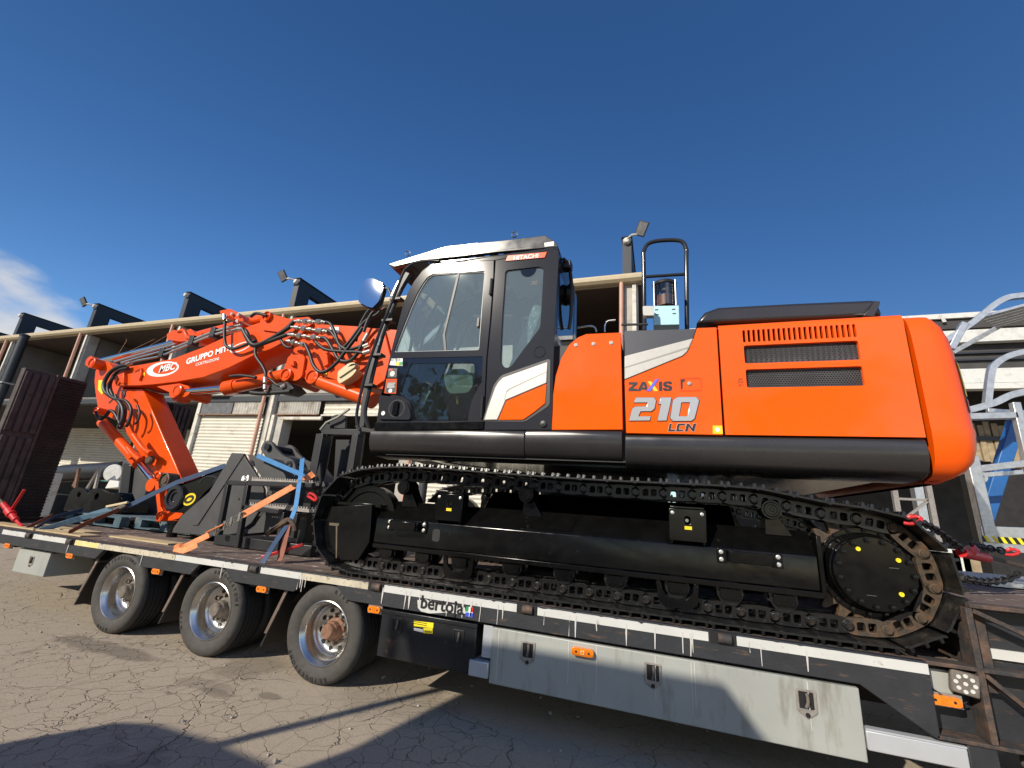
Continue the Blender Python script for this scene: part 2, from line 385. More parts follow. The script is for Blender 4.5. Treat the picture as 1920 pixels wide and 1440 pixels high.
bx('back_wall', BROWNW, x0, x1, 14.6, 14.8, 4.6, 7.9)
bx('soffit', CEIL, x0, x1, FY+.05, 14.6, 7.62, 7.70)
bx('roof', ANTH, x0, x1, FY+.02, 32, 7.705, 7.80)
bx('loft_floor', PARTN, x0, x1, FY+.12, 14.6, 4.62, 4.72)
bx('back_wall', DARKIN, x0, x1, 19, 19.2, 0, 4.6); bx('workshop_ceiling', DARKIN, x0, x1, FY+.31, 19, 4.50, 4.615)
bx('end_wall', ANTH, -.72, -.52, FY+.45, 19, 0, 7.6)
g = B()
prof = [(FY-.20, GZ), (FY-.20, GZ-.05), (FY-.19, GZ-.13), (FY-.12, GZ-.20), (FY-.02, GZ-.22), (FY+.0, GZ-.02), (FY-.17, GZ-.02), (FY-.17, GZ)]
g.prism(prof, x0, x1+.1); g.obj('gutter', BEIGE, wb)
bx('fascia', BEIGE, x0, x1+.06, FY+.003, FY+.06, GZ-.24, GZ+.01)
for z in (5.35, 6.05, 6.75, 7.3):
    B().box(x0, x1-.3, 14.45, 14.59, z-.06, z+.06).obj('wall_batten', BROWNB, wb)
for x in [-32.5, -27, -21, -15.3, -9.4, -3.6]:
    B().box(x-.12, x+.12, 14.3, 14.58, 4.73, 7.61).obj('loft_post', BROWNW, wb)
for i, x in enumerate(POSTX+[-35.6, -41.5]):
    B().box(x-.20, x+.16, FY+.05, FY+.45, 0, 7.61).obj('column', CONC, wb, .02)
    B().box(x+.02, x+.12, FY-.02, FY+.047, 0, 7.6).obj('column_edge_strip', CORR, wb)
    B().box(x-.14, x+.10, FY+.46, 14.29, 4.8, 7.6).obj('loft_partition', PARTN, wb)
    B().cyl((x-.26, FY-.07, 0), (x-.26, FY-.07, GZ-.2), .06, 12).obj('downpipe', PINKPIPE, wb, smooth=True)
# concrete band and lintel, bay by bay
for a, b in ((-12.2, -6.75), (-6.25, -.85)):
    bx('spandrel_wall', CONC, a, b, FY+.10, FY+.28, 4.70, 6.05, bev=.015)
for a, b in zip([-41.2, -35.3, -29.4, -23.7, -17.9, -12.2, -6.25], [-35.9, -30, -24.3, -18.45, -12.75, -6.75, -.85]):
    bx('lintel', ANTH, a, b, FY+.02, FY+.3, 4.42, 4.62, bev=.01)
def corrug(x0_, x1_, y, z0, z1, vertical, pitch, amp):
    b = B(); L_ = (x1_-x0_) if vertical else (z1-z0); n = max(2, int(L_/pitch)*4)
    for i in range(n+1):
        t = i/n*L_; d = amp*(1, .2, -1, .2)[i % 4]*.5
        if vertical: b.v += [(x0_+t, y+d, z0), (x0_+t, y+d, z1)]
        else: b.v += [(x0_, y+d, z0+t), (x1_, y+d, z0+t)]
    b.f = [(2*i, 2*i+1, 2*i+3, 2*i+2) for i in range(n)]
    return b
def shutter(a, b, z0, z1, y=FY+.16):
    corrug(a, b, y, z0, z1, False, .115, .022).obj('roller_shutter', SHUT, wb)
shutter(-15.75, -12.80, .02, 3.97); shutter(-6.2, -.9, .02, 3.97); shutter(-23.6, -18.5, 1.7, 3.97, FY+3.2); shutter(-29.3, -24.3, 1.7, 3.97, FY+3.2)
shutter(-10.3, -6.78, 3.98, 4.41)
bx('shutter_rail', CORR, -10.3, -6.78, FY+.05, FY+.15, 3.93, 3.975)
bx('shutter_box', CORR, -9.9, -7.0, FY-.16, FY+.08, 4.62, 4.78, bev=.03)
bx('shutter_box', CORR, -15.6, -14.5, FY-.16, FY+.0, 4.62, 4.78, bev=.03)
corrug(-14.2, -12.78, FY+.06, 3.99, 4.42, True, .12, .05).obj('corrugated_panel', CORR, wb)
corrug(-12.15, -10.42, FY+.06, 3.99, 4.42, True, .10, .05).obj('corrugated_panel', CORR, wb)
bx('grey_panel', MESHM, -15.7, -14.22, FY+.05, FY+.08, 3.99, 4.42)
bx('rusty_sill', RUSTB, -15.8, -12.78, FY+.02, FY+.12, 3.955, 3.987); bx('rusty_sill', RUSTB, -12.15, -10.42, FY+.02, FY+.12, 3.955, 3.987)
bx('door_jamb', CONC, -12.15, -11.86, FY+.10, FY+.5, 0, 3.95); bx('door_jamb', CORR, -12.28, -12.16, FY+.0, FY+.12, 0, 3.95)
bx('door_jamb', CONC, -7.2, -6.78, FY+.10, FY+.5, 0, 3.92)
bx('guide_rail', CORR, -15.93, -15.76, FY+.04, FY+.2, 0, 4.42, bev=.01)
bx('rolled_shutter_edge', CORR, -12.0, -10.3, FY+.09, FY+.2, 3.80, 3.93, bev=.03)
bx('office_window', LAMPG, -22.6, -19.2, FY+3.1, FY+3.15, .9, 1.68)
bx('window_frame', CORR, -22.7, -19.1, FY+3.05, FY+3.099, 1.62, 1.70)
bx('low_wall', CONC, -23.6, -18.5, FY+3.1, FY+3.25, 0, .88)
# anthracite portal frames standing on the roof edge, each running back over the roof
for i, x in enumerate(POSTX+[-35.6]):
    fr = B()
    fr.plate([(FY+.03, 7.80), (FY+.62, 7.80), (FY+.62, 8.70), (FY+9, 8.70), (FY+9, 9.10), (FY+.03, 9.10)], -.24, .0)
    # plate builds in x-z: turn it so that it runs back along y
    fr.v = [(x+v[1], v[0], v[2]) for v in fr.v]
    f_ = fr.obj('roof_frame', ANTH, wb)
    B().box(x-.27, x+.03, FY-.0, FY+9.05, 9.102, 9.14).obj('coping', CABGREY, f_)
    B().box(x-.24, x+.0, FY+2.2, FY+6.0, 8.80, 8.82).obj('seam', GALV, f_) if False else None
    B().lathe((x-.12, FY-.10, 8.97), (0, 1, 0), [(0, 0), (.07, .01), (.10, .05), (.10, .12)], 12).obj('bulkhead_lamp', CORR, f_, smooth=True)
    if i in (1, 3, 5):
        s_ = 1 if i == 5 else -1
        Mx = Matrix.Translation((x-.12+s_*.42, FY-.25, 9.12+(.02 if i == 5 else .0))) @ Matrix.Rotation(radians(25*s_), 4, 'Y') @ Matrix.Rotation(radians(20), 4, 'X')
        q = B(); q.box(-.14, .14, -.03, .03, -.20, .20, Mx); fl = q.obj('floodlight', BLACKM, f_, .01)
        q = B(); q.box(-.115, .115, -.036, -.0305, -.175, .175, Mx); q.obj('floodlight_lens', MESHM, f_)
        B().tube([(x-.12, FY-.05, 9.0), (x-.12+s_*.15, FY-.2, 9.02), (x-.12+s_*.36, FY-.2, 9.02)], .03, 8).obj('floodlight_arm', CORR, f_)
# thin wires in the loft
for a in ([(-22.031,11.3,6.418),(-21.676,11.3,7.257)], [(-21.676,11.3,7.257),(-21.92,11.3,7.771)], [(-22.068,11.3,6.493),(-19.898,11.3,7.251)], [(-20.361,11.3,6.821),(-19.026,11.3,7.46)]):
    B().tube(a, .012, 5).obj('loft_cable', RUSTB, wb)

# ================================================================ OPEN STEEL SHED (right, behind)
WSTEEL = mat('white_painted_steel', (.60, .60, .56), .5, var=.08, vscale=3, dirt=(.36, .35, .31), dscale=3, dthr=.62)
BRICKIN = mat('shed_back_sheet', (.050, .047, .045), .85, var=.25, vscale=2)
sh = thing('open_shed', 'open steel shed with white horizontal beams behind the counterweight', 'shed', (9, 19, 0))
def sx(name, m_, *a, bev=0): return B().box(*a).obj(name, m_, sh, bev)
sx('roof', ANTH, 1.2, 24, 18.0, 34, 9.0, 9.12)
sx('roof_edge', WSTEEL, 1.2, 24, 17.9, 17.99, 8.98, 9.16)
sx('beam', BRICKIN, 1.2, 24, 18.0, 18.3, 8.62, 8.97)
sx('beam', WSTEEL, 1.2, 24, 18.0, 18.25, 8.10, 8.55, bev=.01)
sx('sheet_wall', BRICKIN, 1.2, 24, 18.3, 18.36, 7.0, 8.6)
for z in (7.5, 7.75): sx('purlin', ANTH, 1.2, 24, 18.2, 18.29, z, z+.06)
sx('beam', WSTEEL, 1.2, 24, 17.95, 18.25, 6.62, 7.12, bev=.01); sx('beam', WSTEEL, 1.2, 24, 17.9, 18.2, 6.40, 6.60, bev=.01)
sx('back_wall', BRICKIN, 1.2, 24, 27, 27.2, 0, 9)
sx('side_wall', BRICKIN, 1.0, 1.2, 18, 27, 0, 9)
for x in (1.6, 8.2, 14.8, 21): sx('post', GALV, x-.12, x+.12, 18.4, 18.7, 0, 8.97)
for x in (9.5, 11.2): B().bar((x, 17.9, 8.98), (x+.1, 17.9, 9.0), .03, .3).obj('bracket', WSTEEL, sh)
sx('stair_string', GALV, 8.4, 13.4, 22.0, 22.1, 4.6, 4.75)

# ================================================================ PARKED TRUCK BEHIND THE CAMERA (unseen; outline shaped to cast the shadow across the yard)
TRK = mat('truck_box_white', (.62, .62, .60), .5, var=.05)
tk = thing('box_truck', 'white box truck parked behind the viewpoint, unseen and shaped to cast the yard shadow', 'truck', (-3.5, -5, 0))
B().prism([(-2.50, .9), (-2.53, 3.9), (-2.62, 4.15), (-4.90, 4.15), (-4.82, 3.95), (-4.45, 3.2), (-4.40, 2.9), (-4.42, .9)], -8.5, -2.0, 'y').obj('cargo_box', TRK, tk, .03)
B().box(-4.4, -2.6, -8.4, -2.1, .5, .89).obj('chassis', BLACKM, tk)
for x in (-4.35, -2.6):
    for y in (-3.2, -7.5): B().lathe((x-.15, y, .5), (1, 0, 0), [(.2, 0), (.46, 0), (.5, .05), (.5, .25), (.46, .3), (.2, .3)], 24).obj('wheel', RUBBER, tk, smooth=True)
B().cyl((-4.97, -2.0, .5), (-4.97, -2.0, 4.15), .045, 10).obj('ladder_post', BLACKM, tk); B().box(-4.99, -4.85, -2.05, -1.95, 4.10, 4.16).obj('post_clamp', BLACKM, tk)
B().plate([(-5.65, 1.2), (-4.46, 1.2), (-4.46, 2.9), (-5.0, 2.93), (-5.45, 2.92), (-5.63, 2.86), (-5.66, 2.6)], -2.3, -1.9, [[(-5.4, 2.3), (-5.0, 2.25), (-5.0, 2.5), (-5.4, 2.6)]]).obj('shadow_hump', GALV, tk, .03)  # unseen block shaped to cast the humped end of the yard shadow

# ================================================================ TREES BEHIND THE VIEWPOINT (seen in glass and paint reflections)
LEAF = mat('dark_leaf', (.035, .055, .018), .6, var=.4, vscale=1.2)
BARK = mat('bark', (.09, .06, .04), .9, var=.3)
def tree(x, y, h, r, label):
    t_ = thing('yard_tree', label, 'tree', (x, y, 0), 'trees beyond the yard')
    rr = random.Random(int(x*13+y*7))
    tb = B(); tb.cyl((x, y, 0), (x+.2, y, h*.5), r*.09, 9, r*.05)
    for k in range(6):
        a = rr.uniform(0, 6.28); tb.cyl((x+.1, y, h*rr.uniform(.3, .5)), (x+cos(a)*r*.6, y+sin(a)*r*.6, h*rr.uniform(.55, .85)), r*.035, 6, r*.01)
    tb.obj('trunk', BARK, t_)
    b = B()
    for k in range(30):
        a = rr.uniform(0, 6.28); e = rr.uniform(-.6, 1.2); q = rr.uniform(.45, 1)
        c = Vector((x+cos(a)*cos(e)*r*q, y+sin(a)*cos(e)*r*q, h*.66+sin(e)*h*.34*q))
        for j in range(45):
            d = Vector((rr.gauss(0, 1), rr.gauss(0, 1), rr.gauss(0, .8)))*r*.16; u = Vector((rr.gauss(0, 1), rr.gauss(0, 1), rr.gauss(0, 1))).normalized()*r*.065; w_ = Vector((rr.gauss(0, 1), rr.gauss(0, 1), rr.gauss(0, 1))).normalized()*r*.05
            k0 = len(b.v); p_ = c+d; b.v += [tuple(p_-u), tuple(p_+w_), tuple(p_+u), tuple(p_-w_)]; b.f.append((k0, k0+1, k0+2, k0+3))
    b.obj('crown', LEAF, t_)
for k, (x, y, h, r, n) in enumerate(((-38, -24, 13, 7, 'broad tree furthest left behind the yard'), (-27, -28, 15, 7, 'tall dense tree left of the box truck'), (-14, -32, 15.5, 7, 'round tree straight behind the box truck'),
        (-2, -30, 12, 6, 'low round tree right behind the viewpoint'), (10, -28, 13, 6, 'tallest tree to the right behind the viewpoint'), (22, -24, 11, 5.5, 'broad tree furthest right behind the yard'))):
    tree(x, y, h, r, n)

# ================================================================ EXCAVATOR
BZ = .818            # trailer deck height
ex = thing('excavator', 'large orange crawler excavator with dark grey cab chained down on the low trailer', 'excavator', (-.55, 4.63, BZ))
UN = 3.40
def pl(name, m_, poly, y0, y1, holes=(), parent=ex, bev=0, smooth=False, seg=2):
    return B().plate(poly, y0, y1, holes).obj(name, m_, parent, bev, smooth, seg)
def turn(b): b.v = [(v[1], v[0], v[2]) for v in b.v]; return b      # x-z plate becomes a y-z plate
HEX6 = B().lathe((0, 0, 0), (0, -1, 0), [(.0135, 0), (.0135, .004), (.010, .004), (.0095, .013), (0, .014)], 10).mesh('bolt', BLACK, True)
HEXS = B().lathe((0, 0, 0), (0, -1, 0), [(.0155, 0), (.0155, .003), (.0115, .004), (.011, .012), (0, .013)], 10).mesh('bolt', BOLTM, True)
def bolt(x, y, z, parent, me=HEXS, s=1, name='bolt'):
    return link(name, me, parent, M=Matrix.Translation((x, y, z)) @ Matrix.Scale(s, 4))

def grow(o_, d):
    A = sum(o_[i][0]*o_[(i+1) % len(o_)][1]-o_[(i+1) % len(o_)][0]*o_[i][1] for i in range(len(o_))); sg = 1 if A > 0 else -1; out = []
    for i in range(len(o_)):
        a, p, c = Vector(o_[i-1]), Vector(o_[i]), Vector(o_[(i+1) % len(o_)]); n1 = (p-a).normalized(); n2 = (c-p).normalized(); n = Vector((n1.y, -n1.x))+Vector((n2.y, -n2.x))
        n = n.normalized()*d*sg if n.length > .2 else Vector((0, 0)); out.append((p.x+n.x, p.y+n.y))
    return out
# ---- tracks -------------------------------------------------------
PIN = BZ+.10
SPR = (1.245, 1.243); IDL = (-2.575, 1.285); RS = SPR[1]-PIN; RI = IDL[1]-PIN
def arc(c, r, a0, a1, n): return [(c[0]+r*cos(radians(a0+(a1-a0)*i/n)), c[1]+r*sin(radians(a0+(a1-a0)*i/n))) for i in range(n+1)]
def track_path():
    top = [(.86, 1.612), (.62, 1.655), (.25, 1.662), (-.3, 1.66), (-.85, 1.668), (-1.3, 1.678), (-1.75, 1.692), (-2.15, 1.694), (-2.46, 1.672)]
    top = [(p.x, p.y) for p in spline([Vector((*p, 0)) for p in top], 6)]
    p = [(IDL[0], PIN)]+[(IDL[0]+i*(SPR[0]-IDL[0])/40, PIN) for i in range(1, 41)]
    p += arc(SPR, RS, -90, 103, 40)+top+arc(IDL, RI, 108, 270, 34)
    return p
TP = track_path()
def walk(path, n):
    cum = [0]
    for i in range(1, len(path)): cum.append(cum[-1]+math.dist(path[i], path[i-1]))
    Lt = cum[-1]; res = []
    def at(s):
        s %= Lt; j = 0
        lo, hi = 0, len(cum)-1
        while hi-lo > 1:
            md = (lo+hi)//2
            if cum[md] <= s: lo = md
            else: hi = md
        t = (s-cum[lo])/max(1e-9, cum[hi]-cum[lo]); return (path[lo][0]*(1-t)+path[hi][0]*t, path[lo][1]*(1-t)+path[hi][1]*t)
    for k in range(n):
        a, b = at(Lt*k/n+.06), at(Lt*(k+1)/n+.06); res.append((a, b))
    return res, Lt
SEGS, LT = walk(TP, 49)
PITCH = LT/49
h = PITCH/2
sb = B()
# one shoe: curved plate with lapped lips and three grousers with chamfered ends
prof = [(-h-.012, .050), (-h+.012, .058), (h-.014, .058), (h+.010, .066), (h+.010, .078), (h-.016, .070), (-h+.012, .070), (-h-.012, .060)]
sb.prism([(p[0], p[1]) for p in prof], -.25, .25, 'y')
for gx, gh in ((-h+.014, .027), (-.004, .025), (h-.026, .027)):
    for y0, y1 in ((-.25, -.215), (-.205, .205), (.215, .25)):
        sb.add([(gx-.011, y0, .069), (gx+.011, y0, .069), (gx+.011, y1, .069), (gx-.011, y1, .069), (gx-.007, y0+.006, .069+gh), (gx+.007, y0+.006, .069+gh), (gx+.007, y1-.006, .069+gh), (gx-.007, y1-.006, .069+gh)],
               [(0,3,2,1),(4,5,6,7),(0,1,5,4),(1,2,6,5),(2,3,7,6),(3,0,4,7)])
SHOE_ME = sb.mesh('track_shoe', SHOE)
def link_mesh(m_, name):
    lb = B()
    for s_ in (-1, 1):
        y = s_*.072
        o = [(-h-.028, -.030), (-h+.0, -.044), (-.03, -.050), (h-.04, -.050), (h+.012, -.034), (h+.034, -.006), (h+.026, .026), (h-.005, .042), (.03, .049), (-h+.02, .049), (-h-.03, .03)]
        w1 = rnd([(-.055, -.026), (-.012, -.026), (-.012, .026), (-.055, .026)], .012, 2); w2 = rnd([(.004, -.026), (.050, -.026), (.042, .026), (.004, .026)], .012, 2)
        lb.plate(rnd(o, .015, 2), y-.018, y+.018, [w1, w2])
        lb.lathe((h, y-.018*-s_*0-.018, 0), (0, -1, 0), [(.032, 0), (.030, .008), (.020, .010), (.019, .006), (0, .007)], 12)
        for bx_ in (-.033, .027): lb.cyl((bx_, y, .048), (bx_, y, .028), .013, 6)
    lb.cyl((h, -.11, 0), (h, .11, 0), .021, 10)
    return lb.mesh(name, m_, False)
LINK_ME = link_mesh(GROUSE, 'track_link'); LINKR_ME = link_mesh(RUSTLINK, 'track_link')
def lay_track(yc, rust):
    for (a, b) in SEGS:
        tx = Vector((b[0]-a[0], 0, b[1]-a[1])).normalized(); up = Vector((tx.z, 0, -tx.x))
        # travelling along the bottom towards +x the outside of the loop is down
        mid = Vector(((a[0]+b[0])/2, yc, (a[1]+b[1])/2))
        M = Matrix(((tx.x, 0, up.x, mid.x), (0, 1, 0, mid.y), (tx.z, 0, up.z, mid.z), (0, 0, 0, 1)))
        link('track_shoe', SHOE_ME, ex, M=M)
        r = rust and math.dist((mid.x, mid.z), SPR) < .42 and mid.x > 1.12 and mid.z < 1.5
        link('track_link', LINKR_ME if r else LINK_ME, ex, M=M)
NY, FYT = 3.632, 5.63
lay_track(NY, True); lay_track(FYT, False)

def undercarriage(yo, sgn, detail):
    """track frame, sprocket, rollers; yo = y of the track centre, sgn -1 = outside towards -y"""
    def Y(d): return yo+sgn*(-d)          # d>0 goes outwards for sgn -1 : y = yo - ... 
    def yy(a, b): return (min(a, b), max(a, b))
    o = lambda d: yo-d if sgn < 0 else yo+d    # outward offset
    zr, zb, zt = 1.306, 1.10, 1.465
    fr = B(); fr.prism([(o(.125), zr), (o(.125), zb), (o(-.14), zb), (o(-.14), zt), (o(-.02), zt)], -2.42, .96)
    f_ = fr.obj('track_frame', BLACK, ex, .006)
    a, b = yy(o(.145), o(-.15)); B().box(-2.41, .97, a, b, zb-.04, zb-.003).obj('track_frame_flange', BLACK, f_, .004)
    if detail:
        a, b = yy(o(.135), o(-.13)); B().box(.962, .99, a, b, zb-.035, 1.44).obj('track_frame_end', BLACK, f_, .004)
    # idler guard, wheel and yoke
    gp = [(-3.022,1.365),(-2.472,1.419),(-2.439,1.093),(-2.522,0.944),(-2.706,0.926),(-2.974,1.036)]
    a, b = yy(o(.155), o(.125)); B().plate(gp, a, b).obj('idler_guard', BLACK, ex, .006)
    a, b = yy(o(.124), o(-.13)); B().box(-2.93, -2.40, a, b, 1.395, 1.425).obj('idler_guard_top', BLACK, ex, .004)
    a, b = yy(o(.05), o(-.05)); B().lathe((IDL[0], a, IDL[1]), (0, 1, 0), [(.08, -.03), (.12, -.03), (.14, 0), (.24, .0), (.25, -.012), (.30, -.012), (.30, b-a+.012), (.25, b-a+.012), (.24, b-a), (.14, b-a), (.12, b-a+.03), (.08, b-a+.03)], 36, True).obj('idler_wheel', BLACK, ex, smooth=True)
    # sprocket ring with teeth
    n = 21; pts = []
    for i in range(n):
        a0 = 2*pi*i/n
        for da, r in ((-.10, .285), (-.055, .335), (-.02, .352), (.02, .352), (.055, .335), (.10, .285), (.15, .272)): pts.append((SPR[0]+r*cos(a0+da), SPR[1]+r*sin(a0+da)))
    a, b = yy(o(.03), o(-.03)); B().plate(pts, a, b, [circ(*SPR, .2, 28)]).obj('sprocket', RUSTLINK if detail else GROUSE, ex)
    a, b = yy(o(.045), o(.031)); B().plate(circ(*SPR, .268, 40), a, b).obj('sprocket_flange', BLACK, ex, .003)
    hub = B().lathe((SPR[0], o(.044), SPR[1]), (0, sgn, 0), [(.238, 0), (.238, .03), (.228, .045), (.226, .085), (.220, .09), (.216, .125), (.211, .13), (0, .131)], 44)
    ho = hub.obj('final_drive', BLACK, ex, smooth=True)
    if detail:
        for i in range(18):
            t = 2*pi*i/18+.1; bolt(SPR[0]+.254*cos(t), o(.045), SPR[1]+.254*sin(t), ex, HEX6, 1.35, 'sprocket_bolt')
        for i in range(15):
            t = 2*pi*i/15; bolt(SPR[0]+.194*cos(t), o(.174), SPR[1]+.194*sin(t), ho, HEX6, 1.5, 'cover_bolt')
        for t in (118, 35, -42): 
            B().lathe((SPR[0]+.155*cos(radians(t)), o(.174), SPR[1]+.155*sin(radians(t))), (0, sgn, 0), [(.013, 0), (.013, .008), (.006, .008), (.006, .004), (0, .004)], 12).obj('drain_plug', YELLOWPLUG, ho, smooth=True)
        for px_ in (-.06, .075): B().box(SPR[0]+px_, SPR[0]+px_+.05, o(.1748), o(.174), SPR[1]-.13+(.17 if px_ > 0 else 0), SPR[1]-.127+(.17 if px_ > 0 else 0)).obj('cast_marking', MESHM, ho)
    # bottom rollers with end collars
    for k, x in enumerate((-2.28, -1.92, -1.575, -1.127, -.711, -.326, .097, .432, .75)):
        r = B().lathe((x, o(.10), 1.03), (0, -sgn, 0), [(.03, -.012), (.045, -.012), (.05, 0), (.082, 0), (.082, .02), (.064, .028), (.064, .17), (.082, .178), (.082, .2), (0, .2)], 20).obj('track_roller', GROUSE, ex, smooth=True)
        a, b = yy(o(.128), o(.113)); B().plate(rnd([(x-.062, .985), (x+.062, .985), (x+.062, 1.056), (x-.062, 1.056)], .012, 2), a, b).obj('roller_collar', BLACK, r, .004)
        if detail:
            for s_ in (-.042, .042): bolt(x+s_, a, 1.0, r, HEX6, .6)
            B().cyl((x, a-.002, 1.022), (x, a, 1.022), .026, 16).obj('roller_cap', BLACK, r)
    # carrier rollers
    for x in (-2.206, -1.048, 0.728):
        c = B().lathe((x, o(.105), 1.59), (0, -sgn, 0), [(0, -.004), (.012, -.004), (.016, 0), (.030, 0), (.034, -.006), (.046, -.006), (.052, .004), (.062, .004), (.066, .012), (.066, .17), (.05, .18), (0, .18)], 24).obj('carrier_roller', BLACK, ex, smooth=True)
        a, b = yy(o(.03), o(-.13)); B().plate([(x-.04, 1.42), (x+.13, 1.42), (x+.06, 1.53), (x+.03, 1.59), (x-.03, 1.59)], a, b).obj('roller_bracket', BLACK, c, .004)
    if not detail: return
    # roller guards
    for gx in (-1.575, .097):
        gd = B().plate(rnd([(gx-.14, 1.062), (gx-.11, 1.062), (gx-.095, .99), (gx-.05, .95), (gx+.05, .95), (gx+.095, .99), (gx+.11, 1.062), (gx+.14, 1.062), (gx+.125, .93), (gx+.085, .895), (gx-.085, .895), (gx-.125, .93)], .012, 2), o(.142), o(.116)).obj('roller_guard', BLACK, ex, .004)
        for s_ in (-.1, .1): bolt(gx+s_*1.25, o(.142), 1.04, gd, HEX6, .7)
    # grab brackets with yellow tags
    for gx in (-1.70, .178):
        bk = B().plate([(gx-.125, 1.335), (gx+.122, 1.335), (gx+.125, 1.555), (gx-.122, 1.555)], o(.165), o(.15), [rnd([(gx-.018, 1.45), (gx+.02, 1.45), (gx+.02, 1.505), (gx-.018, 1.505)], .018, 3)]).obj('grab_bracket', BLACK, ex, .004)
        B().box(gx-.115, gx+.115, o(.16), o(-.05), 1.557, 1.573).obj('bracket_lid', BLACK, bk, .004)
        B().box(gx-.11, gx-.10, o(.149), o(.01), 1.32, 1.555).obj('bracket_side', BLACK, bk); B().box(gx+.10, gx+.11, o(.149), o(.01), 1.32, 1.555).obj('bracket_side', BLACK, bk)
        B().box(gx-.02, gx+.028, o(.168), o(.1655), 1.415, 1.438).obj('yellow_tag', YELLOW, bk)
        for s_ in (-.098, .098): bolt(gx+s_, o(.165), 1.525, bk, HEXS, .8)
        B().plate(circ(gx, 1.477, .012, 10), o(.12), o(.11)).obj('latch', STEELF, bk)
    # access steps on the frame
    for sx_ in (-2.10, .56):
        st = B().box(sx_-.125, sx_+.125, o(.215), o(.197), 1.228, 1.30).obj('step', BLACK, ex, .004)
        for e in (-1, 1):
            B().plate([(sx_+e*.125-.008, 1.228), (sx_+e*.125+.008, 1.228), (sx_+e*.125+.008, 1.30), (sx_+e*.125-.008, 1.30)], o(.1965), o(.128)).obj('step_side', BLACK, st)
            B().box(sx_+e*.168-.03, sx_+e*.168+.03, o(.137), o(.1255), 1.215, 1.31).obj('step_foot', BLACK, st, .003)
            for z in (1.238, 1.285): bolt(sx_+e*.172, o(.137), z, st, HEXS, .95)
        for k in range(12): B().box(sx_-.115+k*.0195, sx_-.105+k*.0195, o(.211), o(.201), 1.3005, 1.309).obj('step_tread', BLACK, st)
    # slot and cover plate on the frame, mud smear
    cx_ = -1.809
    B().plate(rnd([(cx_-.035, 1.16), (cx_+.035, 1.16), (cx_+.035, 1.26), (cx_-.035, 1.26)], .025, 3), o(.1265), o(.1245)).obj('frame_slot', BLACKM, f_)
    for a_, b_ in ((-1.07, -.66),):
        cp = B(); cp.add([(a_, o(.112), 1.331), (b_, o(.112), 1.331), (b_+.02, o(.03), 1.421), (a_+.04, o(.03), 1.421), (a_, o(.107), 1.325), (b_, o(.107), 1.325), (b_+.02, o(.025), 1.415), (a_+.04, o(.025), 1.415)], [(0,1,2,3),(4,7,6,5),(0,4,5,1),(1,5,6,2),(2,6,7,3),(3,7,4,0)])
        cpo = cp.obj('inspection_cover', BLACK, f_)
    sl = [(-2.898,1.23),(-2.791,1.233),(-2.787,1.215),(-2.803,1.209),(-2.75,0.939),(-2.761,0.938),(-2.821,1.208),(-2.893,1.207)]
    B().plate(sl, o(.1568), o(.1552)).obj('mud_run', MATS.get('mud') or mat('mud', (.11, .085, .055), .85, var=.3), ex)
undercarriage(NY, -1, True); undercarriage(FYT, 1, False)
# centre frame and swing ring
B().prism([(3.78, 1.15), (3.78, 1.40), (4.1, 1.62), (5.15, 1.62), (5.48, 1.40), (5.48, 1.15)], -1.55, .55).obj('centre_frame', BLACK, ex, .02)
B().cyl((-.55, 4.63, 1.62), (-.55, 4.63, 1.84), .62, 48).obj('swing_ring', BLACKM, ex, smooth=True)
for e, x in enumerate((-1.9, .62)):
    B().plate([(x-.12, 1.1), (x+.12, 1.1), (x+.3, 1.45), (x-.3, 1.45)], 3.8, 5.45).obj('frame_leg', BLACK, ex, .01)
B().tube([(-.9, 4.2, 1.66), (-.75, 4.0, 1.72), (-.5, 4.05, 1.8)], .025, 8, 4).obj('swing_hose', RUBBER, ex)
B().tube([(-1.984,3.7,1.855),(-1.705,3.7,1.825),(-1.441,3.7,1.807)], .006, 6).obj('earth_cable', RUBBER, ex)

# ---- upper structure ---------------------------------------------
def skirt(x0, x1, zt, name='skirt', front=False):
    pr = [(3.47, zt), (3.425, zt), (3.405, zt-.015), (3.396, zt-.05), (3.395, zt-.10), (3.403, zt-.15), (3.425, zt-.195), (3.46, zt-.228), (3.52, zt-.248), (3.75, zt-.255), (3.75, zt)]
    return B().prism(pr, x0, x1).obj(name, SKIRT, ex, .006)
s1 = skirt(-2.555, -1.05, 2.108); skirt(-1.046, -.268, 2.112); skirt(-.246, 1.60, 2.078)
B().prism([(3.47, 1.87), (5.8, 1.87), (5.8, 2.10), (3.47, 2.10)], -2.4, 1.62).obj('revolving_frame', BLACKM, ex)
B().prism([(3.6, 1.845), (5.7, 1.845), (5.7, 1.869), (3.6, 1.869)], -2.0, 1.5).obj('belly_plate', BLACK, ex)
# side panels
pA = [(-0.825,2.105),(-0.262,2.112),(-0.279,2.925),(-0.563,2.929),(-0.63,2.904),(-0.702,2.845),(-0.77,2.718),(-0.81,2.568),(-0.825,2.401),(-0.822,2.243)]
pl('front_side_panel', ORANGE, pA, UN, UN+.06, bev=.006)
B().box(-.86, -.28, UN+.07, 4.2, 2.12, 2.86).obj('tank_body', BLACKM, ex)
for px_ in ([(-0.647,2.832)], [(-0.499,2.834)], [(-0.355,2.835)]):
    B().lathe((px_[0][0], UN, px_[0][1]), (0, -1, 0), [(.017, 0), (.016, .006), (.008, .009), (.008, .005), (0, .005)], 14).obj('panel_bolt', SILVER, ex, smooth=True)
dk = [(-0.253,2.938),(0.297,2.919),(0.27,2.84),(-0.249,2.716)]
wh = [(-0.249,2.714),(0.27,2.838),(0.224,2.732),(0.192,2.698),(-0.249,2.516)]
od = [(-0.249,2.513),(0.192,2.694),(0.226,2.73),(0.272,2.838),(0.301,2.924),(0.44,2.921),(0.437,2.081),(-0.238,2.087)]
